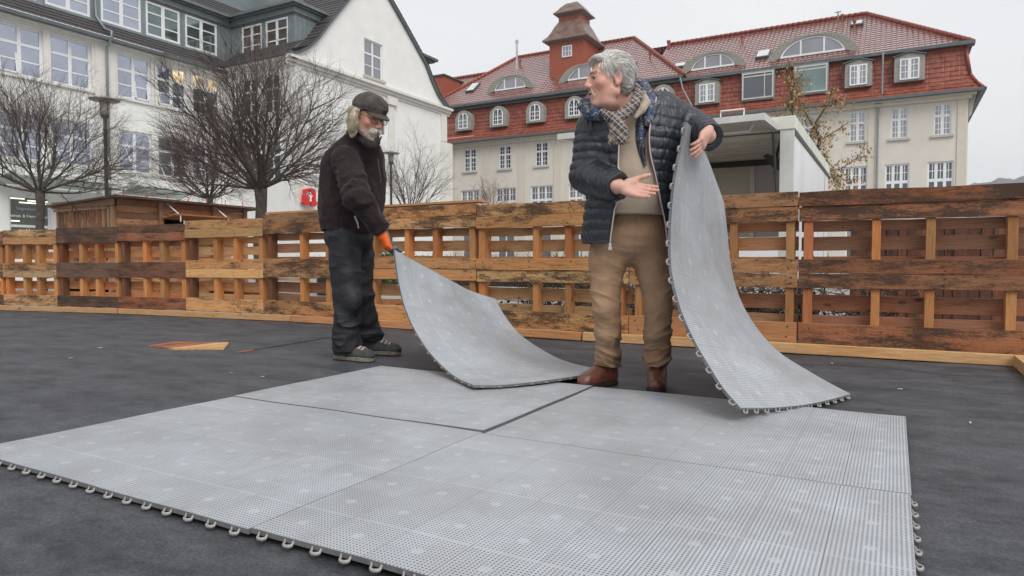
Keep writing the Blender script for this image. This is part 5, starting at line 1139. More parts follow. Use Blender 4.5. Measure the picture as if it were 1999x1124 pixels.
class Man:
    def __init__(s, bx, by, D, label, name='person'):
        b = at(bx, by, D); s.B = np.array([b[0], b[1], 0.]); s.root_loc = s.B; s.R = np.array([cos(TH), sin(TH), 0]); s.F = np.array([-sin(TH), cos(TH), 0])
        s.label = label; s.name = name
    def J(s, x, y, D): p = at(x, y, D)-s.B; return np.array([p@s.R, p@s.F, p[2]])
    def place(s, o): o.location = tuple(s.B); o.rotation_euler = (0, 0, TH)
    def mesh(s, name, f, lo, hi, h, mat, parent=None, colf=None, margin=0.):
        V, Q = polyg(f, lo, hi, h, margin=margin); o = nmesh(name, V, Q, mat, parent, smooth=True, col=colf(V) if colf else None)
        if parent is None: s.place(o)
        return o
def head_sdf(P, S=1., mouth=.004, jaw=1.):
    """head in its own frame: x right, y forward, z up, origin between the ears"""
    P = P/S; A = np.abs(P[:,0]); M_ = P.copy(); M_[:,0] = A
    d = ell(P, (0,-.018,.045), (.076,.096,.086)); d = smin(d, ell(P, (0,.028,-.024), (.068,.067,.088)), .03)
    d = smin(d, rc(M_, (.052,.0,-.060), (.012,.068,-.103), .024*jaw, .019), .028); d = smin(d, ell(P, (0,.078,-.102), (.022,.017,.017)), .02)
    d = smin(d, ell(M_, (.043,.066,-.018), (.022,.018,.020)), .022); d = smin(d, rc(M_, (.008,.093,.030), (.040,.078,.030), .010, .008), .014)
    d = smax(d, -ell(M_, (.031,.104,.010), (.020,.018,.013)), .012)
    d = smin(d, ell(M_, (.031,.076,.010), (.0155,.0155,.0135)), .004)
    d = smin(d, rc(M_, (.019,.090,.0175), (.045,.077,.0150), .0048, .0042), .004); d = smin(d, rc(M_, (.020,.087,.0025), (.043,.077,.0030), .0038, .0032), .004)
    d = smin(d, rc(P, (0,.093,.024), (0,.112,-.022), .0085, .0125), .014); d = smin(d, ell(M_, (.0130,.103,-.029), (.0095,.013,.009)), .008); d = smin(d, ell(P, (0,.114,-.0245), (.0135,.0115,.0115)), .006)
    d = smax(d, -ell(M_, (.006,.110,-.0385), (.004,.006,.004)), .003)
    d = smin(d, ell(P, (0,.082,-.062), (.033,.020,.028)), .016)
    d = smin(d, rc(M_, (0,.100,-.0555), (.021,.089,-.059), .0045, .003), .005); d = smin(d, rc(M_, (0,.099,-.068), (.019,.089,-.064), .0052, .003), .005)
    if mouth: d = smax(d, -ell(P, (0,.108,-.0618), (.020,.018,mouth)), .003)
    # nasolabial fold
    d = smax(d, -rc(M_, (.018,.100,-.030), (.030,.086,-.062), .0022, .0022), .006)
    # ear
    E = ell(M_, (.080,-.008,-.002), (.010,.019,.032)); E = smax(E, -ell(M_, (.090,-.003,.001), (.009,.011,.019)), .005); E = smin(E, ell(M_, (.079,-.002,-.028), (.007,.009,.010)), .006); d = smin(d, E, .006)
    return d*S
def head_col(P, S, base, beard=0., rosy=1.):
    P = P/S; A = np.abs(P[:,0]); M_ = P.copy(); M_[:,0] = A; C = np.tile(np.array(base), (len(P), 1)).astype(float)
    def blend(w_, c): nonlocal C; w_ = np.clip(w_, 0, 1)[:,None]; C = C*(1-w_)+np.array(c)*w_
    g = lambda c, r: np.exp(-(((M_-np.array(c))/np.array(r))**2).sum(1))
    blend(.60*rosy*g((.050,.066,-.026),(.030,.035,.028)), (.56,.19,.15)); blend(.30*np.clip(vn(P,(55,55,55),3.)*2-.9,0,1), (.50,.23,.17)); blend(.5*rosy*g((0,.118,-.024),(.016,.02,.02)), (.56,.22,.17)); blend(.5*g((.084,-.005,0),(.012,.03,.04)), (.58,.24,.19)); blend(.25*rosy*g((0,.06,-.09),(.06,.05,.03)), (.50,.22,.17))
    lip = np.maximum(1-np.abs(rc(M_, (0,.106,-.056), (.020,.092,-.0595), .005, .003))/.0035, 1-np.abs(rc(M_, (0,.105,-.068), (.018,.092,-.064), .0058, .003))/.0035); blend(.75*np.clip(lip, 0, 1), (.42,.15,.13))
    mo = ell(P, (0,.104,-.0618), (.019,.014,.0035)); blend((mo < .001)*.9, (.09,.025,.02))
    if beard: blend(beard*np.clip(vn(P, (160,160,160))*1.5-.2, 0, 1)*np.clip((-.048-P[:,2])/.02, 0, 1)*(P[:,1] > .0), (.55,.52,.49))
    brow = rc(M_, (.016,.098,.033), (.044,.082,.035), .0060, .0040); blend(np.clip(1-brow/.003, 0, 1)*.9*(vn(P,(400,400,200)) > .35), (.10,.075,.06) if not beard else (.5,.45,.38))
    blend(.5*g((.031,.09,.008),(.021,.02,.012)), (.30,.13,.10)); lash = rc(M_, (.020,.094,.0135), (.043,.080,.012), .0022, .002); blend(np.clip(1-lash/.002, 0, 1)*.7, (.10,.06,.05))  # eye-socket shade painted into the skin colour, then the dark lash line
    return C
def eyes(man, parent, Hc, Hf, S, col=(.045,.05,.05)):
    me = eye_mat(col)
    for sx in (-1, 1):
        c = Hc+Hf@np.array([sx*.031*S, .0790*S, .0090*S]); q = MB(); q.lathe((0,0,0), [(.0128*S*sin(t), .0128*S*cos(t)) for t in np.linspace(0.001, pi-.001, 18)], 24)
        gz = Hf@np.array([.0, 1, -.03]); gz /= np.linalg.norm(gz); a = np.cross(gz, [0,0,1.]); a /= np.linalg.norm(a); b = np.cross(gz, a); Rm = np.stack([a, b, gz], 1); V = np.array(q.v)@Rm.T+c
        z = np.array(q.v)[:,2]/(.0128*S); C = np.where((z > .965)[:,None], np.array([.01,.01,.01]), np.where((z > .74)[:,None], np.array(col), np.array([.36,.31,.285])))
        nmesh('eye', V, q.f, me, parent, smooth=True, col=C)
_em = {}
def eye_mat(c):
    if 'e' not in _em: _em['e'] = attr_mat('eye', rough=.12, var=.02, spec=.8)
    return _em['e']
def hand_sdf(P, w, dr, nrm, curl, thumb, S=1., splay=.06, rad=0., thumb_side=1.):
    """w wrist, dr along the palm, nrm out of the palm; fingers bend towards nrm. curl: 4 finger curls (rad per joint)"""
    dr = np.array(dr, float); dr /= np.linalg.norm(dr); nrm = np.array(nrm, float); nrm -= (nrm@dr)*dr; nrm /= np.linalg.norm(nrm); sd = np.cross(dr, nrm)*thumb_side; w = np.array(w, float)
    def L(a, b, c): return w+S*(a*dr+b*sd+c*nrm)
    d = chain(P, [L(-.03,0,0), L(.02,0,0)], [.026*S+rad, .027*S+rad])
    for b in (-.027, -.009, .009, .027): d = smin(d, rc(P, L(.02,b*.6,0), L(.088-.004*abs(b-.009)/.02,b,-.002), .017*S+rad, .0125*S+rad), .012)
    d = smin(d, rc(P, L(.025,.022,.006), L(.055,.033,.010), .019*S+rad, .013*S+rad), .012)
    d = smin(d, rc(P, L(.03,-.024,.006), L(.06,-.028,.004), .015*S+rad, .012*S+rad), .012)
    fl = (.074, .082, .076, .060); bs = (.028, .0095, -.0095, -.0275)
    for i in range(4):
        p = L(.088-.003*abs(i-1.2), bs[i], 0); a = 0; q = [p]; sp = splay*(1.3-i)*.9
        for j, (ln, c) in enumerate(zip((.44,.31,.25), (.9,1.1,.8))):
            a += curl[i]*c; v = cos(a)*(dr+sd*sp)+sin(a)*nrm; p = p+v/np.linalg.norm(v)*fl[i]*ln*S; q.append(p)
        e = chain(P, q, [.0102*S+rad, .0092*S+rad, .0083*S+rad, .0072*S+rad], .004); d = smin(d, e, .005)
    t0 = L(.028,.030,.008); tv = thumb[0]*dr+thumb[1]*sd+thumb[2]*nrm; tv /= np.linalg.norm(tv); t1 = t0+tv*.038*S; tv2 = tv+thumb[3]*dr; tv2 /= np.linalg.norm(tv2); t2 = t1+tv2*.034*S; t3 = t2+(tv2+thumb[3]*.5*dr)*.024*S
    return smin(d, chain(P, [t0,t1,t2,t3], [.016*S+rad,.0122*S+rad,.0108*S+rad,.0080*S+rad], .006), .010)
def near(P, c, r): return np.linalg.norm(P-c, axis=1) < r
def surf_y(f, x, z, y0, sgn=1.):
    p = np.stack([x, np.full_like(x, y0), z], 1)
    for _ in range(60): p[:,1] += sgn*np.clip(f(p), -.02, .05)*.7
    return p
def strands(mb, pts_list, r0, n=3):
    for pts in pts_list: k = len(pts); mb.tube(pts, [r0*(1-.75*(i/(k-1))**2) for i in range(k)], n, cap=False)

# ------------------------------------------------------------------ man in the quilted jacket
A = Man(1232, 757, 3.56, ''); J = A.J
Hc = J(1191,158,3.30); Hf = frame((-.965,-.22,-.05), (.09,-.02,1)); HS = 1.055
sL, eL, wL = J(1153,252,3.42), J(1149,342,3.42), J(1206,364,3.16)
sR, eR, wR = J(1302,216,3.44), J(1350,250,3.50), J(1382,265,3.30)
hw1, hd1, hn1 = J(1213,365,3.13), (.90,-.30,-.22), (.02,-.93,.36)
hw2, hd2, hn2 = J(1380,259,3.27), (-.40,-.42,-.66), (-.72,.60,.10)
nb = J(1226,222,3.40)
def A_hands(P):
    d = np.full(len(P), .2); m1 = near(P, hw1+np.array([.09,0,0]), .17)
    if m1.any(): d[m1] = hand_sdf(P[m1], hw1, hd1, hn1, (.06,.12,.16,.20), (.80,.55,.10,.12), S=1.0, splay=.045, thumb_side=-1.)
    m2 = near(P, hw2, .18)
    if m2.any(): d[m2] = np.minimum(d[m2], hand_sdf(P[m2], hw2, hd2, hn2, (.22,.26,.30,.36), (.5,.5,.6,.2), S=.90, splay=.06, thumb_side=1.))
    return d
def A_body(P):
    d = chain(P, [J(1203,182,3.36), nb], [.066,.070], .02); d = smin(d, ell(P, J(1186,203,3.30), (.05,.06,.035)), .03); d = smin(d, chain(P, [nb+(0,.03,-.06), J(1238,300,3.48), J(1238,400,3.55), J(1235,450,3.60)], [.09,.11,.09,.075], .04), .05)
    d = smin(d, chain(P, [nb+(0,0,-.05), sL, eL, wL, hw1], [.05,.055,.045,.033,.026], .02), .02); d = smin(d, chain(P, [nb+(0,0,-.05), sR, eR, wR, hw2], [.05,.055,.045,.034,.026], .02), .02)
    for hp, kn, an, to in ((J(1198,470,3.60), J(1186,600,3.56), J(1190,700,3.66), J(1186,738,3.68)), (J(1266,470,3.60), J(1284,600,3.54), J(1284,700,3.63), J(1284,740,3.62))):
        d = smin(d, chain(P, [hp,kn,an,to], [.06,.045,.034,.022], .02), .02)
    m = near(P, Hc, .22)
    if m.any(): d[m] = smin(d[m], head_sdf((P[m]-Hc)@Hf, HS, .0035), .022)
    return smin(d, A_hands(P), .008)
skinA = (.60,.345,.27)
def A_col(V):
    C = np.tile(np.array((.60,.35,.275)), (len(V), 1)); m = near(V, Hc, .21); C[m] = head_col((V[m]-Hc)@Hf, HS, skinA)
    dh = np.minimum(np.linalg.norm(V-hw1-np.array([.1,-.02,-.02]), axis=1), np.linalg.norm(V-hw2-np.array([-.07,-.03,-.07]), axis=1)); w_ = np.clip(1-dh/.09, 0, 1)[:,None]*.45; C = C*(1-w_)+np.array((.60,.27,.21))*w_
    return C
PA = A.mesh('person', A_body, (-.40,-.62,.0), (.50,.28,1.80), .0036, mat_skin, None, A_col)
tag(PA, 'grey haired man in open dark quilted jacket and brown trousers holding up a floor mat', 'person')
eyes(A, PA, Hc, Hf, HS)
# jacket: torso loft + sleeves with baffles, hollow and open in front
rows = [(480,1226,84,3.53,.165),(450,1228,86,3.52,.165),(400,1234,86,3.49,.165),(340,1238,80,3.46,.155),(300,1239,80,3.45,.15),(265,1238,84,3.44,.145),(235,1233,86,3.44,.13),(215,1230,80,3.44,.115),(198,1229,62,3.44,.10),(184,1229,42,3.44,.085)]
zs = [J(c,y,D)[2] for y,c,r,D,ry in rows]; cxs = [J(c,y,D)[0] for y,c,r,D,ry in rows]; cys = [J(c,y,D)[1] for y,c,r,D,ry in rows]; rxs = [r*D/FPX for y,c,r,D,ry in rows]; rys = [ry for *_, ry in rows]
def baf(u, per): f = (u/per) % 1.; return (np.sin(pi*f)**.38)
def A_tor(P): return loft(P, zs, cxs, cys, rxs, rys, 2.4)
def arm_s(P, pts):
    best = np.full(len(P), 9.); u = np.zeros(len(P)); acc = 0
    for a, b in zip(pts[:-1], pts[1:]):
        ab = b-a; L = np.linalg.norm(ab); t = np.clip(((P-a)@ab)/L**2, 0, 1); d = np.linalg.norm(P-a-t[:,None]*ab, axis=1); m = d < best; best[m] = d[m]; u[m] = acc+t[m]*L; acc += L
    return u
def crumple(P, off=0): return .0055*ridged(P, (34,34,10), off)+.0040*ridged(P, (62,62,24), off+3)
def A_jacket(P, shell=True):
    t = A_tor(P); t = t-.0080*baf(P[:,2]+.05*P[:,0]+.012*np.sin(P[:,0]*9)+.010*vn(P,(13,13,4)), .0535)-crumple(P)+.003
    l = chain(P, [sL+(.02,.02,.0), eL, wL+(.004,0,0)], [.088,.078,.060], .03); l = l-.0085*baf(arm_s(P, [sL,eL,wL])+.012*vn(P,(14,14,14)), .044)-crumple(P, 5)-.012*(vn(P,(8,8,8),4)-.5)+.004
    r = chain(P, [sR+(-.02,.01,-.0), eR, wR+(.006,.0,-.005)], [.085,.078,.062], .03); r = r-.0085*baf(arm_s(P, [sR,eR,wR])+.01+.012*vn(P,(14,14,14)), .044)-crumple(P, 9)-.012*(vn(P,(8,8,8),4)-.5)+.004
    # sleeves end in hollow cuffs
    cl = (wL-eL)/np.linalg.norm(wL-eL); cr_ = (wR-eR)/np.linalg.norm(wR-eR)
    l = np.maximum(l, (P-wL)@cl-.012); r = np.maximum(r, (P-wR)@cr_-.014)
    l = smax(l, -np.maximum(rc(P, wL-cl*.05, wL+cl*.2, .038, .046), -.03-(P-wL)@cl), .006); r = smax(r, -np.maximum(rc(P, wR-cr_*.05, wR+cr_*.2, .040, .047), -.03-(P-wR)@cr_), .006)
    d = smin(t, smin(l, r, .02), .022)
    if shell:
        d = np.maximum(d, -(A_tor(P)+.016)); z = P[:,2]; xl = np.interp(z, zl[::-1], xl_[::-1]); xr = np.interp(z, zr[::-1], xr_[::-1]); yc = np.interp(z, zs, cys)
        op = np.maximum(np.maximum(xl-P[:,0], P[:,0]-xr), P[:,1]-yc-.02); op = np.maximum(op, np.minimum(t-.01+0*t, 1.)*0-1.)
        arms = smin(l, r, .01); op = np.maximum(op, -(arms-.0)-0.0*t) ; d = smax(d, -op, .012)
        # hem rises towards the right front
        d = np.maximum(d, np.interp(P[:,0], [-.3,-.05,.1,.3], [zb-.0, zb, zb+.045, zb+.02])-z)
    return d
zb = J(1200,474,3.4)[2]
ZL = [(1168,205),(1186,235),(1206,262),(1205,300),(1204,340),(1200,400),(1192,474)]; ZR = [(1282,190),(1274,215),(1264,250),(1262,275),(1266,310),(1278,350),(1288,395),(1300,430),(1308,474)]
Df = 3.34
zl = [J(x,y,Df)[2] for x,y in ZL]; xl_ = [J(x,y,Df)[0] for x,y in ZL]; zr = [J(x,y,Df)[2] for x,y in ZR]; xr_ = [J(x,y,Df)[0] for x,y in ZR]
mat_quilt = M('quilted_nylon', (.017,.021,.029), .44, .25, 8, spec=.6, bump=.35, bscale=55, stretchb=(1,1,.35))
jk = A.mesh('jacket', A_jacket, (-.38,-.54,.62), (.52,.30,1.60), .0046, mat_quilt, PA, margin=.02)
# sweater
def A_sweater(P):
    d = loft(P, zs, cxs, np.array(cys)+.004, np.array(rxs)-.030, np.array(rys)-.022, 2.2); d = smin(d, ell(P, J(1238,362,3.40), (.13,.085,.14)), .05)
    d = d-.0045*vn(P,(8,8,8))-.003*ridged(P, (14,14,5)); hem = J(1238,417,3.36)[2]; d = np.maximum(d, hem+.10*(P[:,0]-.05)**2-.02*P[:,0]*0-P[:,2])
    d = smin(d, rc(P, J(1238,205,3.33), J(1250,185,3.36), .04, .03), .03); return d
mat_knit = M('beige_knit', (.38,.305,.235), .9, .12, 5, bump=.35, bscale=14, sheen=.3)
A.mesh('sweater', A_sweater, (-.30,-.35,.80), (.36,.30,1.56), .005, mat_knit, PA)
def A_collar(P):
    c = [J(1258,188,3.36), J(1262,200,3.30), J(1252,214,3.25), J(1240,228,3.225)]; return chain(P, c, [.014,.018,.017,.010], .01)-.004*vn(P,(20,20,20))
A.mesh('sweater_collar', A_collar, J(1200,260,3.1)-.05, J(1290,150,3.5)+.05, .004, mat_knit, PA)
# zips
def zipline(Z, nm, col, f, off=.004):
    z = np.linspace(J(*Z[0],Df)[2], J(*Z[-1],Df)[2], 60); zz = [J(x,y,Df)[2] for x,y in Z]; xx = [J(x,y,Df)[0] for x,y in Z]; x = np.interp(-z, -np.array(zz), xx); x = np.convolve(np.pad(x, 3, mode='edge'), np.ones(7)/7, 'valid')
    p = surf_y(lambda q: A_jacket(q, False), x, z, -.45); p[:,1] -= off; p[:,1] = np.convolve(np.pad(p[:,1], 2, mode='edge'), np.ones(5)/5, 'valid'); q = MB(); q.tube(list(p), .0040, 6); o = q.build(nm, col, PA, smooth=True); return p
mat_zip = M('zip_tape', (.60,.54,.50), .5, .05); mat_zipr = M('zip_tape_red', (.58,.42,.42), .5, .1)
pz = zipline(ZL, 'zip', mat_zip, None); zipline(ZR, 'zip', mat_zipr, None)
q = MB(); e = pz[-1]; q.tube([e, e+(0.,-.004,-.018)], .007, 6); q.tube([e+(0,-.004,-.018), e+(0,-.004,-.034)], .010, 8); q.build('zip_pull', mat_alu, PA)
# printed lining: hood roll and lapels
def print_mat():
    m, t, P, N, L = newmat('printed_lining'); P.inputs['Roughness'].default_value = .55; tc = N('ShaderNodeTexCoord'); nz = N('ShaderNodeTexNoise'); nz.inputs['Scale'].default_value = 17; nz.inputs['Detail'].default_value = 3; nz.inputs['Distortion'].default_value = 1.2
    L(tc.outputs['Object'], nz.inputs['Vector']); cr = N('ShaderNodeValToRGB'); cr.color_ramp.interpolation = 'CONSTANT'; e = cr.color_ramp.elements
    for p_, c in ((0,(.012,.012,.018)),(.38,(.035,.04,.055)),(.44,(.20,.22,.25)),(.475,(.015,.018,.028)),(.55,(.025,.08,.26)),(.575,(.03,.03,.04)),(.62,(.04,.20,.22)),(.635,(.30,.32,.36)),(.66,(.03,.03,.04)),(.70,(.55,.18,.04))):
        el = e[0] if p_ == 0 else e.new(p_); el.position = p_; el.color = c+(1,)
    e[-1].color = (.03,.03,.04,1); L(nz.outputs[0], cr.inputs[0]); L(cr.outputs[0], P.inputs['Base Color']); return m
mat_print = print_mat()
def A_hood(P):
    c = [J(1172,226,3.24), J(1152,219,3.30), J(1146,208,3.38), J(1160,196,3.48), J(1190,182,3.54), J(1225,168,3.54), J(1250,172,3.48), J(1266,188,3.40), J(1270,212,3.33), J(1265,240,3.30)]
    d = chain(P, c, [.020,.032,.036,.036,.036,.040,.040,.034,.030,.018], .02); return d-.010*ridged(P,(22,22,22))-.004*vn(P,(50,50,50))+.006
A.mesh('hood', A_hood, J(1120,300,3.1)-.06, J(1300,140,3.65)+.08, .0045, mat_print, PA)
def lapel(Zp, dx, w0, nm):
    z = np.linspace(J(*Zp[0],Df)[2], J(*Zp[-1],Df)[2], 30); zz = [J(x,y,Df)[2] for x,y in Zp]; xx = [J(x,y,Df)[0] for x,y in Zp]; x = np.interp(-z, -np.array(zz), xx)+dx
    p = surf_y(A_sweater, x, z, -.45); p[:,1] -= .010; wd = np.interp(np.linspace(0,1,30), [0,.5,1], [w0,w0*.8,.008]); q = MB(); V = []; F = []
    for i in range(30): V += [p[i]+(-wd[i],.006,0), p[i]+(0,-.010,0), p[i]+(wd[i],-.004,0), p[i]+(0,.02,0)]
    for i in range(29):
        for k in range(4): F.append((i*4+k, i*4+(k+1)%4, i*4+4+(k+1)%4, i*4+4+k))
    q.add(V, F); q.build(nm, mat_print, PA, smooth=True)
lapel([(1270,200),(1258,245),(1256,275),(1259,300),(1264,325)], -.020, .032, 'lining'); lapel([(1172,222),(1192,240),(1203,262),(1204,285)], .004, .018, 'lining')
# scarf
def plaid():
    m, t, P, N, L = newmat('plaid_scarf'); P.inputs['Roughness'].default_value = .85; tc = N('ShaderNodeTexCoord'); mp = N('ShaderNodeMapping'); mp.inputs['Rotation'].default_value = (.3,.75,.4); L(tc.outputs['Object'], mp.inputs[0]); sp = N('ShaderNodeSeparateXYZ'); L(mp.outputs[0], sp.inputs[0])
    src = None; base = N('ShaderNodeRGB'); base.outputs[0].default_value = (.085,.065,.055,1); src = base.outputs[0]
    for ax, per, wd, off, c in ((0,.030,.30,0,(.03,.035,.055)),(2,.030,.30,.01,(.03,.03,.045)),(0,.030,.15,.012,(.42,.42,.42)),(2,.030,.14,.018,(.40,.38,.36)),(0,.060,.10,.022,(.50,.30,.18)),(2,.015,.10,.004,(.22,.20,.20))):
        a = N('ShaderNodeMath'); a.operation = 'MULTIPLY_ADD'; L(sp.outputs[ax], a.inputs[0]); a.inputs[1].default_value = 1.35/per; a.inputs[2].default_value = off/per+50; f_ = N('ShaderNodeMath'); f_.operation = 'FRACT'; L(a.outputs[0], f_.inputs[0]); l = N('ShaderNodeMath'); l.operation = 'LESS_THAN'; L(f_.outputs[0], l.inputs[0]); l.inputs[1].default_value = wd
        s_ = N('ShaderNodeMath'); s_.operation = 'MULTIPLY'; L(l.outputs[0], s_.inputs[0]); s_.inputs[1].default_value = .8; mx = N('ShaderNodeMix'); mx.data_type = 'RGBA'; L(s_.outputs[0], mx.inputs[0]); L(src, mx.inputs[6]); mx.inputs[7].default_value = c+(1,); src = mx.outputs[2]
    L(src, P.inputs['Base Color']); return m
mat_plaid = plaid()
sc1 = [J(1238,168,3.42), J(1248,180,3.33), J(1238,203,3.22), J(1218,221,3.16), J(1202,230,3.13), J(1188,227,3.15), J(1178,218,3.20)]
def A_scarf(P):
    d = chain(P, sc1, [.014,.018,.019,.020,.019,.015,.011], .010); k = ell(P, J(1206,235,3.11), (.026,.020,.024)); d = smin(d, k, .012)
    d = smin(d, chain(P, [J(1204,238,3.10), J(1212,254,3.09), J(1213,270,3.09)], [.018,.023,.027], .01), .010); d = smin(d, chain(P, [J(1200,240,3.10), J(1197,258,3.10), J(1193,276,3.10)], [.015,.013,.010], .01), .008)
    return d-.012*ridged(P,(55,55,16),2.)-.005*ridged(P,(110,110,30),5.)+.008
A.mesh('scarf', A_scarf, J(1150,300,3.0)-.04, J(1260,150,3.5)+.05, .0032, mat_plaid, PA)
rs = np.random.default_rng(31); fr = []; 
for k in range(150):
    x = 1189+38*rs.random(); y = 262+8*rs.random(); p = J(x,y,3.075); fr.append([p, p+(rs.normal(0,.003),-.004,-.012), p+(rs.normal(0,.006),-.002,-.022-.012*rs.random())])
q = MB(); strands(q, fr, .0018, 4); q.build('scarf_fringe', attr_free := M('fringe', (.25,.20,.16), .85, .7, 60), PA)
# trousers
def leg_pts(rows_, ): return [J(c, y, D) for y, c, r, D in rows_], [r*D/FPX for y, c, r, D in rows_]
LA = leg_pts([(470,1196,38,3.57),(510,1189,33,3.56),(560,1184,28.5,3.55),(600,1184,26.5,3.54),(650,1187,24.5,3.58),(690,1187,21.5,3.63),(716,1186,21,3.66)])
RA = leg_pts([(470,1268,37,3.57),(510,1273,33,3.55),(560,1282,29.5,3.53),(600,1285,27,3.52),(650,1284,25,3.55),(690,1282,22,3.60),(712,1281,22,3.62)])
def A_trous(P):
    d = ell(P, J(1235,446,3.55), (.200,.14,.19)); d = np.maximum(d, P[:,2]-J(1235,388,3.5)[2])
    l = chain(P, *LA, .02); r = chain(P, *RA, .02); zc = P[:,2]
    low = np.clip((.42-zc)/.25, 0, 1); kn = np.exp(-((zc-.50)/.10)**2)
    def fo(off): W = P+.03*np.stack([vn(P,(8,8,8),2.+off),vn(P,(8,8,8),9.+off),vn(P,(6,6,6),5.+off)],1); D_ = W.copy(); D_[:,2] = W[:,2]+.55*W[:,0]*np.sign(.6-off+5); return (.005+.012*low+.006*kn)*(ridged(D_, (5,5,17), off)**3-.25)+.007*ridged(D_,(13,13,30),off+7)**3*(low+.35)+.004*(vn(P,(10,10,10),off)-.5)
    l = np.maximum(l-fo(1.), J(1186,717,3.6)[2]+.006*np.sin(P[:,0]*30)-zc); r = np.maximum(r-fo(6.), J(1281,714,3.6)[2]-zc)
    c = .0035*ridged(P, (4,4,26), 11)*np.exp(-((zc-.72)/.09)**2)
    d = smin(d-c, smin(l, r, .012), .04); pk = ell(P, J(1157,505,3.58), (.022,.075,.085)); d = smin(d, pk, .02)
    sm = np.abs(P[:,0]-(J(1236,440,3.5)[0]+.004)); fly = .003*np.exp(-(sm/.004)**2)*(zc > .66)*(P[:,1] < .1); 
    return d+fly
def trous_mat():
    m = M('brown_cotton', (.32,.200,.122), .85, .16, 6, bump=.6, bscale=15, stretchb=(1,1,1.8)); t = m.node_tree; N = t.nodes.new; L = t.links.new; P = t.nodes['Principled BSDF']; src = P.inputs['Base Color'].links[0].from_socket
    tc = N('ShaderNodeTexCoord'); mp = N('ShaderNodeMapping'); mp.inputs['Location'].default_value = (.13,.0,-.52); mp.inputs['Scale'].default_value = (9,3,3.2); L(tc.outputs['Object'], mp.inputs[0]); gr = N('ShaderNodeTexGradient'); gr.gradient_type = 'SPHERICAL'; L(mp.outputs[0], gr.inputs[0])
    nz = N('ShaderNodeTexNoise'); nz.inputs['Scale'].default_value = 16; nz.inputs['Detail'].default_value = 5; L(tc.outputs['Object'], nz.inputs['Vector']); mu = N('ShaderNodeMath'); mu.operation = 'MULTIPLY'; L(gr.outputs['Fac'], mu.inputs[0]); L(nz.outputs[0], mu.inputs[1])
    mr = N('ShaderNodeMapRange'); mr.inputs[1].default_value = .13; mr.inputs[2].default_value = .19; mr.inputs[4].default_value = .6; L(mu.outputs[0], mr.inputs[0]); mx = N('ShaderNodeMix'); mx.data_type = 'RGBA'; L(mr.outputs[0], mx.inputs[0]); L(src, mx.inputs[6]); mx.inputs[7].default_value = (.055,.040,.030,1); L(mx.outputs[2], P.inputs['Base Color']); return m
A.mesh('trousers', A_trous, (-.32,-.25,.05), (.36,.30,1.0), .0050, trous_mat(), PA, margin=.012)
# boots
mat_leather = M('brown_leather', (.115,.040,.024), .34, .35, 14, spec=.6, bump=.3, bscale=40); mat_sole = M('boot_sole', (.03,.022,.018), .6, .2)
def boot(man, parent, toe, heel, ank, D3, mat_u, mat_s, lw=.040, laces=None, sole_h=.024, nm='boot'):
    t = man.J(*toe); h_ = man.J(*heel); a = man.J(*ank); t[2] = h_[2] = 0; d = (t-h_)/np.linalg.norm(t-h_)
    def up(P):
        z = .038; m1 = h_+d*.10; e = chain(P, [h_+(0,0,z+.012), m1+(0,0,z+.006), t-d*.035+(0,0,z-.006)], [lw*.92, lw*1.02, lw*.98], .02)
        e = smin(e, chain(P, [h_+d*.02+(0,0,.06), np.array([a[0],a[1],max(a[2],.16)])], [lw*1.05, lw*1.12], .02), .03); e = smin(e, chain(P, [h_+d*.05+(0,0,.10), m1+d*.05+(0,0,.05)], [lw*.8,lw*.75], .02), .03)
        e = e-.003*ridged(P,(22,22,34),3)*np.clip((P@d-(m1@d)+.04)/.05,0,1); return smax(e, sole_h-.002-P[:,2], .004)
    lo = np.minimum(t, h_)-.09; hi = np.maximum(t, h_)+.09; lo[2] = .0; hi[2] = .22
    o = man.mesh(nm, up, lo, hi, .0038, mat_u, parent)
    def so(P):
        Q = P.copy(); Q[:,2] = 0; n_ = np.array([-d[1],d[0],0]); s = (Q-h_)@d; L = np.linalg.norm(t-h_); w_ = np.interp(s, [-.05,.0,.08,L-.06,L+.02], [lw*.95,lw*1.02,lw*.92,lw*1.16,lw*1.0])
        e = rc(Q, h_+d*.0, t-d*.04, 0, 0)-w_; return np.maximum(e, np.maximum(-P[:,2], P[:,2]-sole_h)+ .0*s + np.where((s > .035) & (s < .075), np.maximum(.008-P[:,2], -1)*0, 0))
    lo[2] = -.02; hi[2] = .05; man.mesh('sole', so, lo, hi, .0036, mat_s, o)
    if laces is not None:
        q = MB(); n_ = np.array([-d[1],d[0],0])
        def top(s_, l_):
            p = h_+d*s_+n_*l_; p = np.array([p[0],p[1],.20]); 
            for _ in range(40): p[2] -= max(-.01, min(.03, float(up(p[None])[0])))*.8
            return p+(0,0,.002)
        L_ = np.linalg.norm(t-h_)
        for k in range(6):
            s0 = .060+(L_-.135)*k/5.; q.tube([top(s0,.030), top(s0+.006,.0)+(0,0,.004), top(s0+.012,-.030)], .0042, 5); q.tube([top(s0,-.030), top(s0+.006,.0)+(0,0,.006), top(s0+.012,.030)], .0042, 5)
        c0 = top(.062,0)+(0,0,.006); q.tube([c0, c0+d*.02+n_*.035+(0,0,.012), c0+d*.05+n_*.04+(0,0,-.012)], .0036, 5); q.tube([c0, c0+d*.02-n_*.035+(0,0,.012), c0+d*.055-n_*.03+(0,0,-.012)], .0036, 5); q.build('laces', laces, o, smooth=True)
    return o
boot(A, PA, (1133,757,3.57), (1192,750,3.70), (1192,716,3.68), 0, mat_leather, mat_sole, .043)
boot(A, PA, (1280,764,3.43), (1284,752,3.66), (1284,716,3.64), 0, mat_leather, mat_sole, .043)
q = MB(); q.tube([wL+(.012,-.012,-.052), wL+(.022,-.02,-.030)], .018, 10); q.build('wrist_watch', mat_iron, PA)
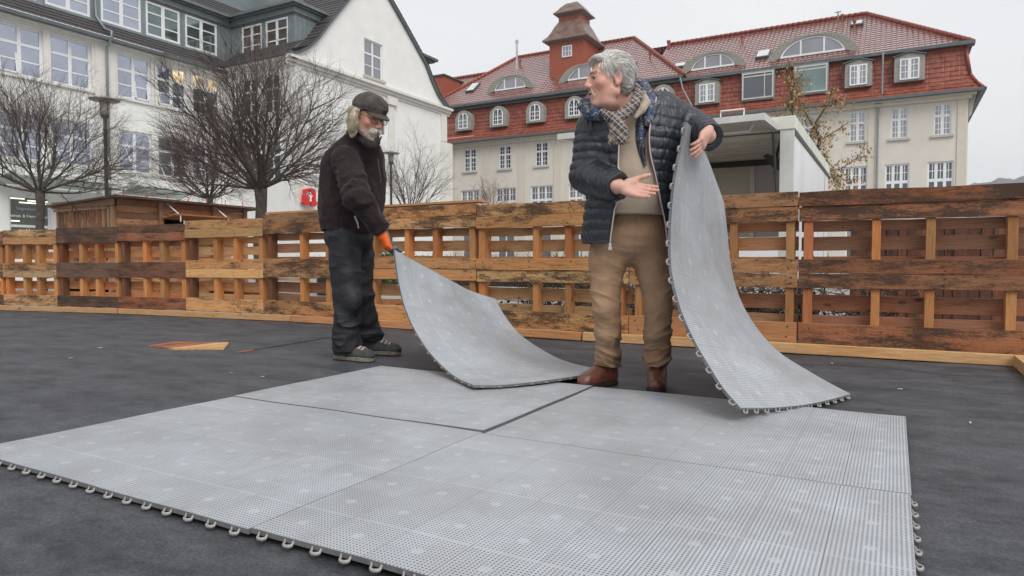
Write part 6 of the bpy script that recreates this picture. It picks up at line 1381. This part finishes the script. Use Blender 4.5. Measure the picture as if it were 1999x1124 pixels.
# hair
def hair_sdf(P):
    P = P/HS; d = ell(P, (0,-.022,.046), (.0810,.0985,.0885)); d = smin(d, ell(P, (.004,.056,.097), (.052,.034,.018)), .02); d = smin(d, ell(P, (0,-.070,-.015), (.058,.034,.052)), .03)
    y, z, x = P[:,1], P[:,2], np.abs(P[:,0]); line = np.interp(y, [-.13,-.06,-.03,-.015,.006,.022,.032,.050,.062,.10], [-.085,-.085,-.052,.020,.034,-.004,.002,.060,.082,.096])
    d = smax(d, line-z, .006); return (d-.005*ridged(P,(90,22,60),2)-.003*ridged(P,(180,50,120),4)+.003)*HS
def hcol(V, base, dark): g = vn(V, (160,60,160), 3)*.6+vn(V, (300,200,300), 8)*.4; return np.array(dark)+(np.array(base)-np.array(dark))*np.clip(g*1.6-.3, 0, 1)[:,None]
mat_hair = attr_mat('hair', rough=.55, bump=.5, bscale=400, var=.25, vscale=200)
VH, QH = polyg(lambda P: hair_sdf(P), (-.13,-.17,-.13), (.13,.15,.19), .0032); WV = VH@Hf.T+Hc
nmesh('hair', WV, QH, mat_hair, PA, smooth=True, col=hcol(VH, (.68,.66,.62), (.22,.205,.19)))
rs = np.random.default_rng(6); sel = rs.choice(len(VH), 4200); q = MB(); lst = []
for i in sel:
    p = VH[i].copy(); n_ = p-np.array([0,-.02,.03]); n_ /= np.linalg.norm(n_); fwd = p[1] > .045 and p[2] > .085
    c = np.array([.15*np.sign(p[0])+.5, .25 if fwd else -.8, -.15 if fwd else (-.30 if p[2] > .08 else -1.0)]) ; c = c+rs.normal(0,.07,3); t = c-(c@n_)*n_; t /= np.linalg.norm(t)+1e-9; L_ = (.026+.018*rs.random())*(.6 if fwd else 1); pts = [p-n_*.002, p+t*L_*.5+n_*.0012, p+t*L_-n_*(.002-.003*rs.random())]; lst.append([(Hf@a)+Hc for a in pts])
strands(q, lst, .0013, 3); o = q.build('hair_strands', None, PA); V_ = np.array(q.v); a_ = o.data.color_attributes.new(name='Col', type='FLOAT_COLOR', domain='POINT'); gg = np.repeat(np.clip(.22+.52*rs.random(len(lst))**.8+.22*np.array([1. if VH[i][1] > .02 else 0. for i in sel]), 0, .85), 9)[:len(V_)]; cc = np.ones((len(V_),4), dtype=np.float32); cc[:,0] = gg; cc[:,1] = gg*.965; cc[:,2] = gg*.92; a_.data.foreach_set('color', cc.ravel()); o.data.materials.append(mat_hair)

# ------------------------------------------------------------------ man in the black fleece
Bm = Man(705, 700, 4.72, ''); J = Bm.J
Hc2 = J(719,228,4.46); ya = radians(36); pt = radians(24); f2 = np.array([cos(ya)*cos(pt), -sin(ya)*cos(pt), -sin(pt)]); Hf2 = frame(f2, (0,0,1)); HS2 = 1.13
s1, e1_, w1 = J(672,312,4.44), J(698,386,4.34), J(743,448,4.44)
s2, e2_, w2 = J(722,306,4.82), J(722,378,4.92), J(728,430,4.80)
gw, gd, gn = J(747,456,4.45), (.34,.0,-.94), (.80,.50,.30)
def B_hands(P, rad=0.):
    d = np.full(len(P), .2); m1 = near(P, gw, .20)
    if m1.any(): d[m1] = hand_sdf(P[m1], gw, gd, gn, (.50,.55,.55,.55), (.6,.5,.7,.3), S=1.02, splay=.02, rad=rad, thumb_side=-1.)
    return d
def B_body(P):
    nb2 = J(712,272,4.60); d = chain(P, [J(714,248,4.52), nb2], [.052,.055], .02); d = smin(d, chain(P, [nb2+(0,0,-.05), J(690,330,4.65), J(684,400,4.66), J(680,450,4.70)], [.09,.13,.13,.12], .04), .05)
    d = smin(d, chain(P, [nb2+(0,0,-.06), s1+(0,.02,-.02), e1_, w1, gw], [.035,.045,.040,.033,.026], .02), .02); d = smin(d, chain(P, [nb2+(0,0,-.06), s2, e2_, w2, w2+(.02,-.01,-.07)], [.05,.055,.045,.03,.03], .02), .02)
    for hp, kn, an, to in ((J(674,462,4.64), J(678,570,4.62), J(679,672,4.64), J(676,690,4.68)), (J(694,462,4.82), J(708,570,4.84), J(720,654,4.94), J(722,672,4.97))): d = smin(d, chain(P, [hp,kn,an,to], [.085,.055,.038,.026], .02), .02)
    m = near(P, Hc2, .22)
    if m.any(): d[m] = smin(d[m], head_sdf((P[m]-Hc2)@Hf2, HS2, .0055), .022)
    return smin(d, B_hands(P), .008)
def B_col(V):
    C = np.tile(np.array((.52,.30,.215)), (len(V), 1)); m = near(V, Hc2, .21); C[m] = head_col((V[m]-Hc2)@Hf2, HS2, (.64,.35,.24), beard=.8, rosy=.9); return C
PB = Bm.mesh('person', B_body, (-.36,-.60,.0), (.40,.46,1.92), .0040, mat_skin, None, B_col)
tag(PB, 'man in black fleece and leather cap lifting a floor mat with an orange glove', 'person')
eyes(Bm, PB, Hc2, Hf2, HS2)
rows2 = [(452,677,49,4.68,.150),(430,680,57,4.68,.165),(405,683,62,4.67,.17),(375,685,63,4.66,.17),(345,687,61,4.65,.165),(318,689,57,4.64,.155),(298,692,51,4.63,.14),(282,697,42,4.62,.12),(268,704,30,4.60,.095),(255,709,20,4.58,.07)]
z2 = [J(c,y,D)[2] for y,c,r,D,ry in rows2]; x2 = [J(c,y,D)[0] for y,c,r,D,ry in rows2]; y2 = [J(c,y,D)[1] for y,c,r,D,ry in rows2]; rx2 = [r*D/FPX for y,c,r,D,ry in rows2]; ry2 = [ry for *_, ry in rows2]
def B_fleece(P):
    t = loft(P, z2, x2, y2, rx2, ry2, 2.2)-folds(P, (5,5,3.2), .020, 2.)
    arm = chain(P, [s1+(0,.03,.01), e1_, w1], [.093,.084,.056], .03); u = arm_s(P, [s1,e1_,w1]); arm = arm-folds(P, (7,7,10), .018, 5.)-.006*np.sin(u*75+vn(P,(12,12,12))*5)*np.exp(-((u-.27)/.10)**2)
    ce = (w1-e1_)/np.linalg.norm(w1-e1_); arm = np.maximum(arm, (P-w1)@ce-.012); arm2 = chain(P, [s2, e2_, w2], [.09,.078,.055], .03)-.004*vn(P,(12,12,12))
    t = smin(t, chain(P, [J(706,276,4.58), s1+(.0,.05,.0)], [.060,.085], .02), .04); t = smin(t, chain(P, [J(712,276,4.62), s2], [.055,.08], .02), .04)
    d = smin(t, arm2, .03); seam = d; d = smin(d, arm, .012)
    # standing collar
    col_ = [J(694,250,4.58), J(702,266,4.48), J(716,280,4.40), J(728,286,4.36), J(737,278,4.40), J(735,264,4.52), J(722,250,4.62), J(704,242,4.64), J(694,250,4.58)]
    d = smin(d, chain(P, col_, [.024,.024,.022,.018,.016,.018,.020,.022,.024], .01), .018); fl = chain(P, [J(732,286,4.36), J(740,275,4.37), J(745,266,4.39)], [.014,.008,.005], .006); return smin(d, fl, .01)
mat_fleece = M('black_fleece', (.026,.0185,.019), .95, .3, 30, bump=.7, bscale=13, sheen=.08, spec=.15)
Bm.mesh('fleece_jacket', B_fleece, (-.36,-.60,.78), (.34,.46,1.62), .0050, mat_fleece, PB, margin=.015)
# zips on the fleece
q = MB(); p0 = J(690,424,4.42); y_ = surf_y(B_fleece, np.array([J(691,421,4.5)[0], J(696,436,4.5)[0]]), np.array([J(691,421,4.5)[2], J(696,436,4.5)[2]]), -.5)
q.tube([y_[0]+(0,-.004,0), y_[1]+(0,-.004,0)], .006, 6); q.tube([y_[1]+(0,-.006,0), y_[1]+(.006,-.008,-.03)], .004, 6); q.build('pocket_zip', mat_alu, PB)
zz = np.linspace(J(735,303,4.4)[2], J(748,350,4.4)[2], 24); xx = np.interp(-zz, [-J(735,290,4.4)[2], -J(742,340,4.4)[2], -J(741,400,4.4)[2]], [J(732,290,4.4)[0], J(738,340,4.4)[0], J(737,400,4.4)[0]]); pz = surf_y(B_fleece, xx-.02, zz, -.5); pz[:,1] -= .002; pz = pz[np.abs(B_fleece(pz)) < .01]; q = MB(); q.tube(list(pz), .004, 5); q.build('front_zip', M('grey_zip', (.09,.09,.10), .4), PB, smooth=True)
# trousers
LB = leg_pts([(462,674,35,4.64),(500,673,33,4.64),(540,676,29.5,4.63),(575,678,27,4.62),(620,676,25,4.62),(655,677,23,4.62),(684,679,22.5,4.63)])
J = Bm.J
def legB(rows_): return [Bm.J(c, y, D) for y, c, r, D in rows_], [r*D/FPX for y, c, r, D in rows_]
LB = legB([(462,674,33,4.64),(500,673,30,4.64),(540,676,27,4.63),(575,678,24.5,4.62),(620,676,22.5,4.62),(655,677,20.5,4.62),(684,679,19.5,4.63)])
RBm = legB([(462,694,32,4.80),(500,698,29,4.82),(540,702,25,4.83),(575,706,23,4.84),(620,712,21,4.88),(645,718,21,4.91),(662,722,21,4.93)])
def B_trous(P):
    d = ell(P, J(681,462,4.70), (.170,.150,.13)); d = np.maximum(d, P[:,2]-J(681,436,4.7)[2]); l = chain(P, *LB, .02); r = chain(P, *RBm, .02); zc = P[:,2]; low = np.clip((.40-zc)/.25, 0, 1)
    def fo(off): W = P+.03*np.stack([vn(P,(8,8,8),2.+off),vn(P,(8,8,8),9.+off),vn(P,(6,6,6),5.+off)],1); return (.013+.018*low)*(ridged(W, (5,5,10), off)**2-.3)+.009*ridged(W,(11,11,20),off+7)**2*(low+.4)
    l = np.maximum(l-fo(2.), J(679,687,4.6)[2]-zc); r = np.maximum(r-fo(8.), J(722,665,4.9)[2]-zc)
    kp = ell(P, J(688,588,4.56), (.062,.055,.085)); l = smin(l, kp, .03); pk = ell(P, J(656,525,4.62), (.03,.07,.10)); l = smin(l, pk, .03); return smin(d, smin(l, r, .012), .03)
Bm.mesh('work_trousers', B_trous, (-.34,-.30,.03), (.30,.40,1.0), .0050, M('dark_canvas', (.0150,.0158,.0200), .65, .4, 7, bump=.45, bscale=15, stretchb=(1,1,1.6), stain=.3, stainscale=4), PB, margin=.015)
mat_hike = M('hiking_suede', (.050,.055,.052), .7, .55, 22, bump=.4, bscale=120); mat_hsole = M('hiking_sole', (.19,.165,.13), .8, .4, 40); mat_lace = M('laces', (.42,.32,.29), .7, .2)
boot(Bm, PB, (727,708,4.54), (664,699,4.68), (680,682,4.64), 0, mat_hike, mat_hsole, .048, laces=mat_lace, sole_h=.028)
boot(Bm, PB, (779,693,4.86), (712,688,4.98), (722,662,4.93), 0, mat_hike, mat_hsole, .048, laces=mat_lace, sole_h=.028)
# glove
def glove_f(P):
    d = B_hands(P, .0045); gdn = np.array(gd)/np.linalg.norm(gd); return smin(d, rc(P, gw-gdn*.035, gw+gdn*.01, .040, .036), .012)-.0015*ridged(P,(60,60,60))
def glove_c(V):
    gdn = np.array(gd)/np.linalg.norm(gd); n_ = np.array(gn)-(np.array(gn)@gdn)*gdn; n_ /= np.linalg.norm(n_); a = (V-gw)@n_; u = (V-gw)@gdn; g = (a > .012) | (u > .118); C = np.tile(np.array((.80,.13,.02)), (len(V),1)); C[g] = (.13,.13,.125); return C
Bm.mesh('glove', glove_f, gw-.2, gw+.2, .0032, attr_mat('glove_knit', rough=.8, bump=.6, bscale=300, var=.08), PB, glove_c)
# cap
def cap_sdf(P):
    P = P/HS2; d = ell(P, (0,-.012,.050), (.088,.106,.084)); d = smin(d, ell(P, (0,.03,.066), (.078,.078,.056)), .02); d = smax(d, (.030-.12*P[:,1]*0+np.interp(P[:,1],[-.13,-.05,.05,.13],[-.010,.008,.030,.036])-.02)-P[:,2], .006)
    d = d-.009*ridged(P,(13,10,12),4)**2-.0015*vn(P,(60,60,60))+.003; y = P[:,1]; r_ = np.sqrt((P[:,0]/.074)**2+((y-.065)/.078)**2); zz_ = .054-.42*np.clip(y-.07,0,1)-2.4*P[:,0]**2*1.6; v = np.maximum(np.maximum((r_-1)*.07, np.abs(P[:,2]-zz_)-.0045), .055-y); d = smin(d, v, .006)
    band = np.abs(P[:,2]-np.interp(P[:,1],[-.13,-.05,.05,.13],[.022,.036,.056,.062])); return (d+.0025*np.exp(-(band/.0022)**2))*HS2
VC, QC = polyg(cap_sdf, (-.14,-.17,-.04), (.14,.22,.20), .0032); nmesh('cap', VC@Hf2.T+Hc2, QC, M('waxed_leather', (.040,.031,.027), .66, .5, 14, spec=.3, bump=.4, bscale=35, col2=(.10,.082,.07)), PB, smooth=True)
# blond hair
rs = np.random.default_rng(14); q = MB(); lst = []; cols = []
clumps = [(rs.choice([-1,1])*(radians(78)+radians(102)*rs.random()), rs.random()*6, rs.random(), .7+.6*rs.random(), rs.random()) for _ in range(64)]
for k in range(2600):
    ca, ph, cl_, am, cg = clumps[rs.integers(64)]; az = ca+rs.normal(0,.085); x, y = .087*sin(az), -.012+.103*cos(az); z = .036
    if y > .02 or (x < -.0 and y > -.03): continue
    ln = (.115+.075*cl_+.02*rs.random())*(1 if y < .02 else .62); p0_ = np.array([x,y,z])*HS2*.985; o_ = np.array([sin(az), cos(az)-.25, 0]); n_ = 8; pts = []
    for i in range(n_):
        t = i/(n_-1); bulge = .022*sin(min(t*1.5,1)*pi*.75)+.020*am*sin(ph+t*7)*t+rs.normal(0,.0015)
        pts.append(p0_+o_*bulge+np.array([.010*am*sin(ph*2+t*6)*t+rs.normal(0,.001), .010*am*cos(ph+t*5)*t, 0])+Hf2.T@np.array([0,0,-ln*t])+np.array([0,-.012*t,0]))
    lst.append([(Hf2@a)+Hc2 for a in pts]); cols.append(.16+.38*cg+.20*rs.random())
strands(q, lst, .0019, 3); o = q.build('hair', None, PB, smooth=True)
def strand_col(o, q, cols, per, tint):
    n = len(q.v); a_ = o.data.color_attributes.new(name='Col', type='FLOAT_COLOR', domain='POINT'); gg = np.repeat(np.array(cols), per)[:n]; cc = np.ones((n,4), dtype=np.float32)
    for k in range(3): cc[:,k] = gg*tint[k]
    a_.data.foreach_set('color', cc.ravel()); o.data.materials.append(mat_hair)
strand_col(o, q, cols, 24, (1.05,.90,.66))
def hv(P): P = P/HS2; d = ell(P, (0,-.050,.000), (.080,.062,.066)); return (smax(d, P[:,1]-.005, .01)-.010*ridged(P,(70,70,18),3))*HS2
VV, QV = polyg(hv, (-.13,-.17,-.13), (.13,.06,.12), .0045); nmesh('hair_mass', VV@Hf2.T+Hc2, QV, mat_hair, PB, smooth=True, col=hcol(VV, (.42,.34,.22), (.14,.10,.06)))
# moustache and short beard strands
q = MB(); lst = []; cols = []
for k in range(620):
    s_ = rs.choice([-1,1]); u_ = rs.random(); p = np.array([s_*.026*u_, .108-.022*u_**1.5, -.046-.004*u_+.004*rs.normal()])*HS2; d_ = np.array([s_*.9, .25-.3*u_, -.45-.3*u_])+rs.normal(0,.25,3); d_ /= np.linalg.norm(d_); L_ = .016+.012*rs.random(); lst.append([(Hf2@a)+Hc2 for a in (p, p+d_*L_*.6+(0,.003,0), p+d_*L_+(0,0,-.004))]); cols.append(.66+.25*rs.random())
for k in range(260):
    x = rs.normal(0,.028); p = np.array([x, .094-12*x*x+.004*rs.normal(), -.078-.03*rs.random()+8*x*x])*HS2; d_ = np.array([x*4, .4, -1.])+rs.normal(0,.3,3); d_ /= np.linalg.norm(d_); lst.append([(Hf2@a)+Hc2 for a in (p-d_*.002, p+d_*.004, p+d_*.008)]); cols.append(.45+.3*rs.random())
strands(q, lst, .0017, 3); o = q.build('moustache', None, PB); strand_col(o, q, cols, 9, (1.0,.95,.86))
# spectacles
q = MB(); g = MB()
for sx in (-1, 1):
    c = np.array([sx*.033,.106,.004]); ring = [(Hf2@((c+np.array([.025*cos(t)*(1+.1*cos(2*t)), -.012*abs(.5+sx*.5*cos(t)*0+.0)*cos(t)**2, .0185*sin(t)]))*HS2))+Hc2 for t in np.linspace(0, 2*pi, 21)]
    q.tube(ring, .0018, 5, cap=False); ctr = sum(ring[:-1])/20; g.add([ctr]+ring[:-1], [(0,1+i,1+(i+1)%20) for i in range(20)])
    q.tube([(Hf2@(np.array([sx*.058,.098,.008])*HS2))+Hc2, (Hf2@(np.array([sx*.082,.04,.012])*HS2))+Hc2, (Hf2@(np.array([sx*.084,-.01,.010])*HS2))+Hc2], .0018, 5)
q.tube([(Hf2@(np.array([-.009,.108,.008])*HS2))+Hc2, (Hf2@(np.array([0,.117,.010])*HS2))+Hc2, (Hf2@(np.array([.009,.108,.008])*HS2))+Hc2], .0018, 5)
so = q.build('spectacles', M('spectacle_frame', (.10,.035,.03), .3), PB, smooth=True)
m, t_, P_, N_, L_2 = newmat('tinted_lens'); P_.inputs['Base Color'].default_value = (.55,.30,.26,1); P_.inputs['Roughness'].default_value = .06; P_.inputs['Alpha'].default_value = .42; P_.inputs['Specular IOR Level'].default_value = .8
g.build('lens', m, so)

# ================================================================== HAZE
m, t_, P_, N_, L_2 = newmat('haze_air'); t_.nodes.remove(P_); pv = N_('ShaderNodeVolumePrincipled'); pv.inputs['Color'].default_value = (.95,.97,1,1); pv.inputs['Density'].default_value = .00036; pv.inputs['Anisotropy'].default_value = .2
L_2(pv.outputs[0], t_.nodes['Material Output'].inputs['Volume'])
q = MB(); q.box((-1800,-900,-1.2),(1800,1600,190)); tag(q.build('haze', m), kind='stuff')
